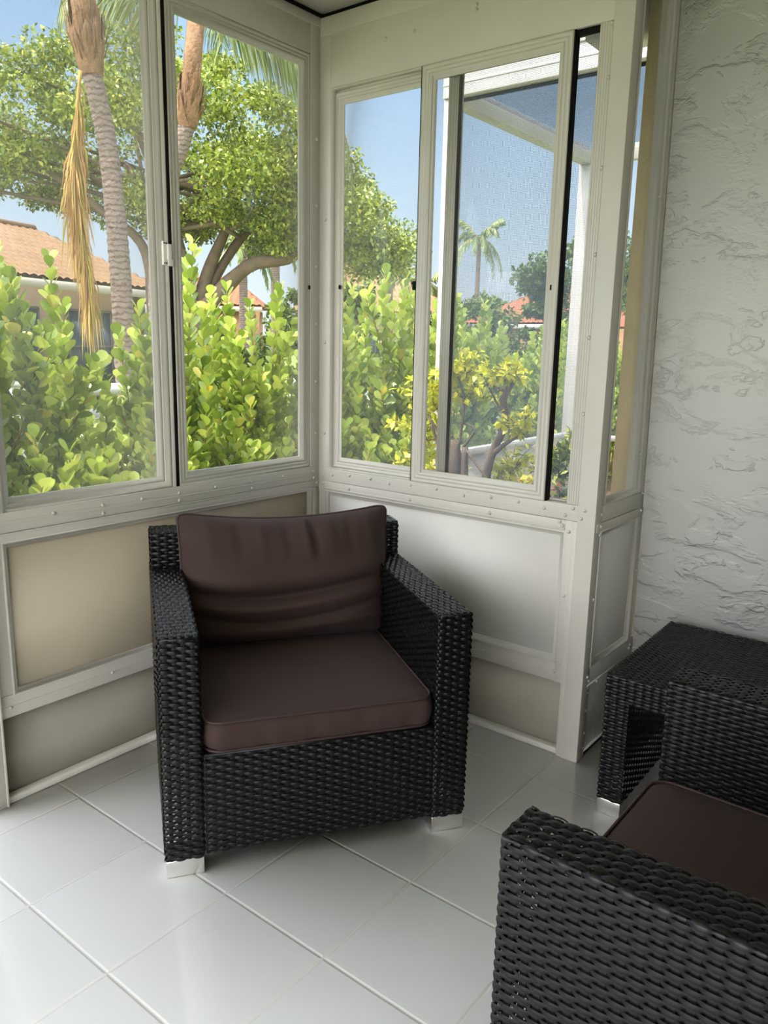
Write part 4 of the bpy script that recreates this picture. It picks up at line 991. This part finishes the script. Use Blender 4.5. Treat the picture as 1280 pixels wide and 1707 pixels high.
# ------------------------------------------------------------------ light
W = bpy.data.worlds.new('world'); SC.world = W; W.use_nodes = True
nt = W.node_tree; nt.nodes.clear()
out = N(nt, 'OutputWorld'); bg = N(nt, 'Background'); L(nt, bg.outputs[0], out.inputs[0])
tc = N(nt, 'TexCoord'); nm = N(nt, 'VectorMath', operation='NORMALIZE'); L(nt, tc.outputs['Generated'], nm.inputs[0])
sp = N(nt, 'SeparateXYZ'); L(nt, nm.outputs[0], sp.inputs[0])
rp = N(nt, 'ValToRGB'); e = rp.color_ramp.elements
e[0].position = 0.0; e[0].color = (.98, 1.06, 1.10, 1); e[1].position = .8; e[1].color = (3.2, 3.4, 3.8, 1)
m_ = e.new(.14); m_.color = (.76, .97, 1.16, 1); m_ = e.new(.33); m_.color = (.52, .80, 1.2, 1); m_ = e.new(.52); m_.color = (2.6, 2.9, 3.4, 1)
L(nt, sp.outputs['Z'], rp.inputs[0])
# bright sky lobe added out of view behind the camera to light the room
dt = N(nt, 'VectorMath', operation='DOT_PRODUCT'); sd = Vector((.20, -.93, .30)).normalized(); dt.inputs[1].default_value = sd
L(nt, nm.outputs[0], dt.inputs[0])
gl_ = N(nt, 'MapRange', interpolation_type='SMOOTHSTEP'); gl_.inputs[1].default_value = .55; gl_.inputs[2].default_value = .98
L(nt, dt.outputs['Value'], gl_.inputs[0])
SKY_BACK = 3.7; SKY_HIGH_FILL = 4.6
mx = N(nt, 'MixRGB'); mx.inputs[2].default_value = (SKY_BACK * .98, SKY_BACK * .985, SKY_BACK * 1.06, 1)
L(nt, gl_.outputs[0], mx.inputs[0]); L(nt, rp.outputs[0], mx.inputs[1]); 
# second unseen sky lobe, added higher up to brighten the porch floor
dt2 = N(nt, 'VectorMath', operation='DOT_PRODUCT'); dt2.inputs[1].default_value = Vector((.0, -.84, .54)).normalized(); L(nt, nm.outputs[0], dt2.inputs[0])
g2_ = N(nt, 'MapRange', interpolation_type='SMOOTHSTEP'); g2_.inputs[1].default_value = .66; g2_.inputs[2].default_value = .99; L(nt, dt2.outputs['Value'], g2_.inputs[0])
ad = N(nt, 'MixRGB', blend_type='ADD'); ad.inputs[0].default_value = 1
sc2 = N(nt, 'MixRGB', blend_type='MULTIPLY'); sc2.inputs[0].default_value = 1; sc2.inputs[1].default_value = (SKY_HIGH_FILL, SKY_HIGH_FILL, SKY_HIGH_FILL * 1.04, 1); L(nt, g2_.outputs[0], sc2.inputs[2])
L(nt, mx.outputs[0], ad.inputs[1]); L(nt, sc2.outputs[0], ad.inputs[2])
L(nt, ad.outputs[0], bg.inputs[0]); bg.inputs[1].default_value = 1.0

sun = bpy.data.lights.new('sun', 'SUN'); sun.energy = 7.8; sun.angle = math.radians(.6); sun.color = (1, .95, .86)
so = bpy.data.objects.new('sun', sun); COL.objects.link(so)
sdir = Vector((-.12, -.26, .96)).normalized()      # towards the sun
so.rotation_euler = sdir.to_track_quat('Z', 'Y').to_euler(); so.location = (0, -8, 12)

SC.view_settings.view_transform = 'Standard'; SC.view_settings.look = 'None'; SC.view_settings.gamma = 1
SC.view_settings.exposure = 0.0; SC.view_settings.use_curve_mapping = False
SC.cycles.transparent_max_bounces = 32; SC.cycles.diffuse_bounces = 6; SC.cycles.max_bounces = 14
SC.cycles.sample_clamp_indirect = 8; SC.cycles.use_denoising = True
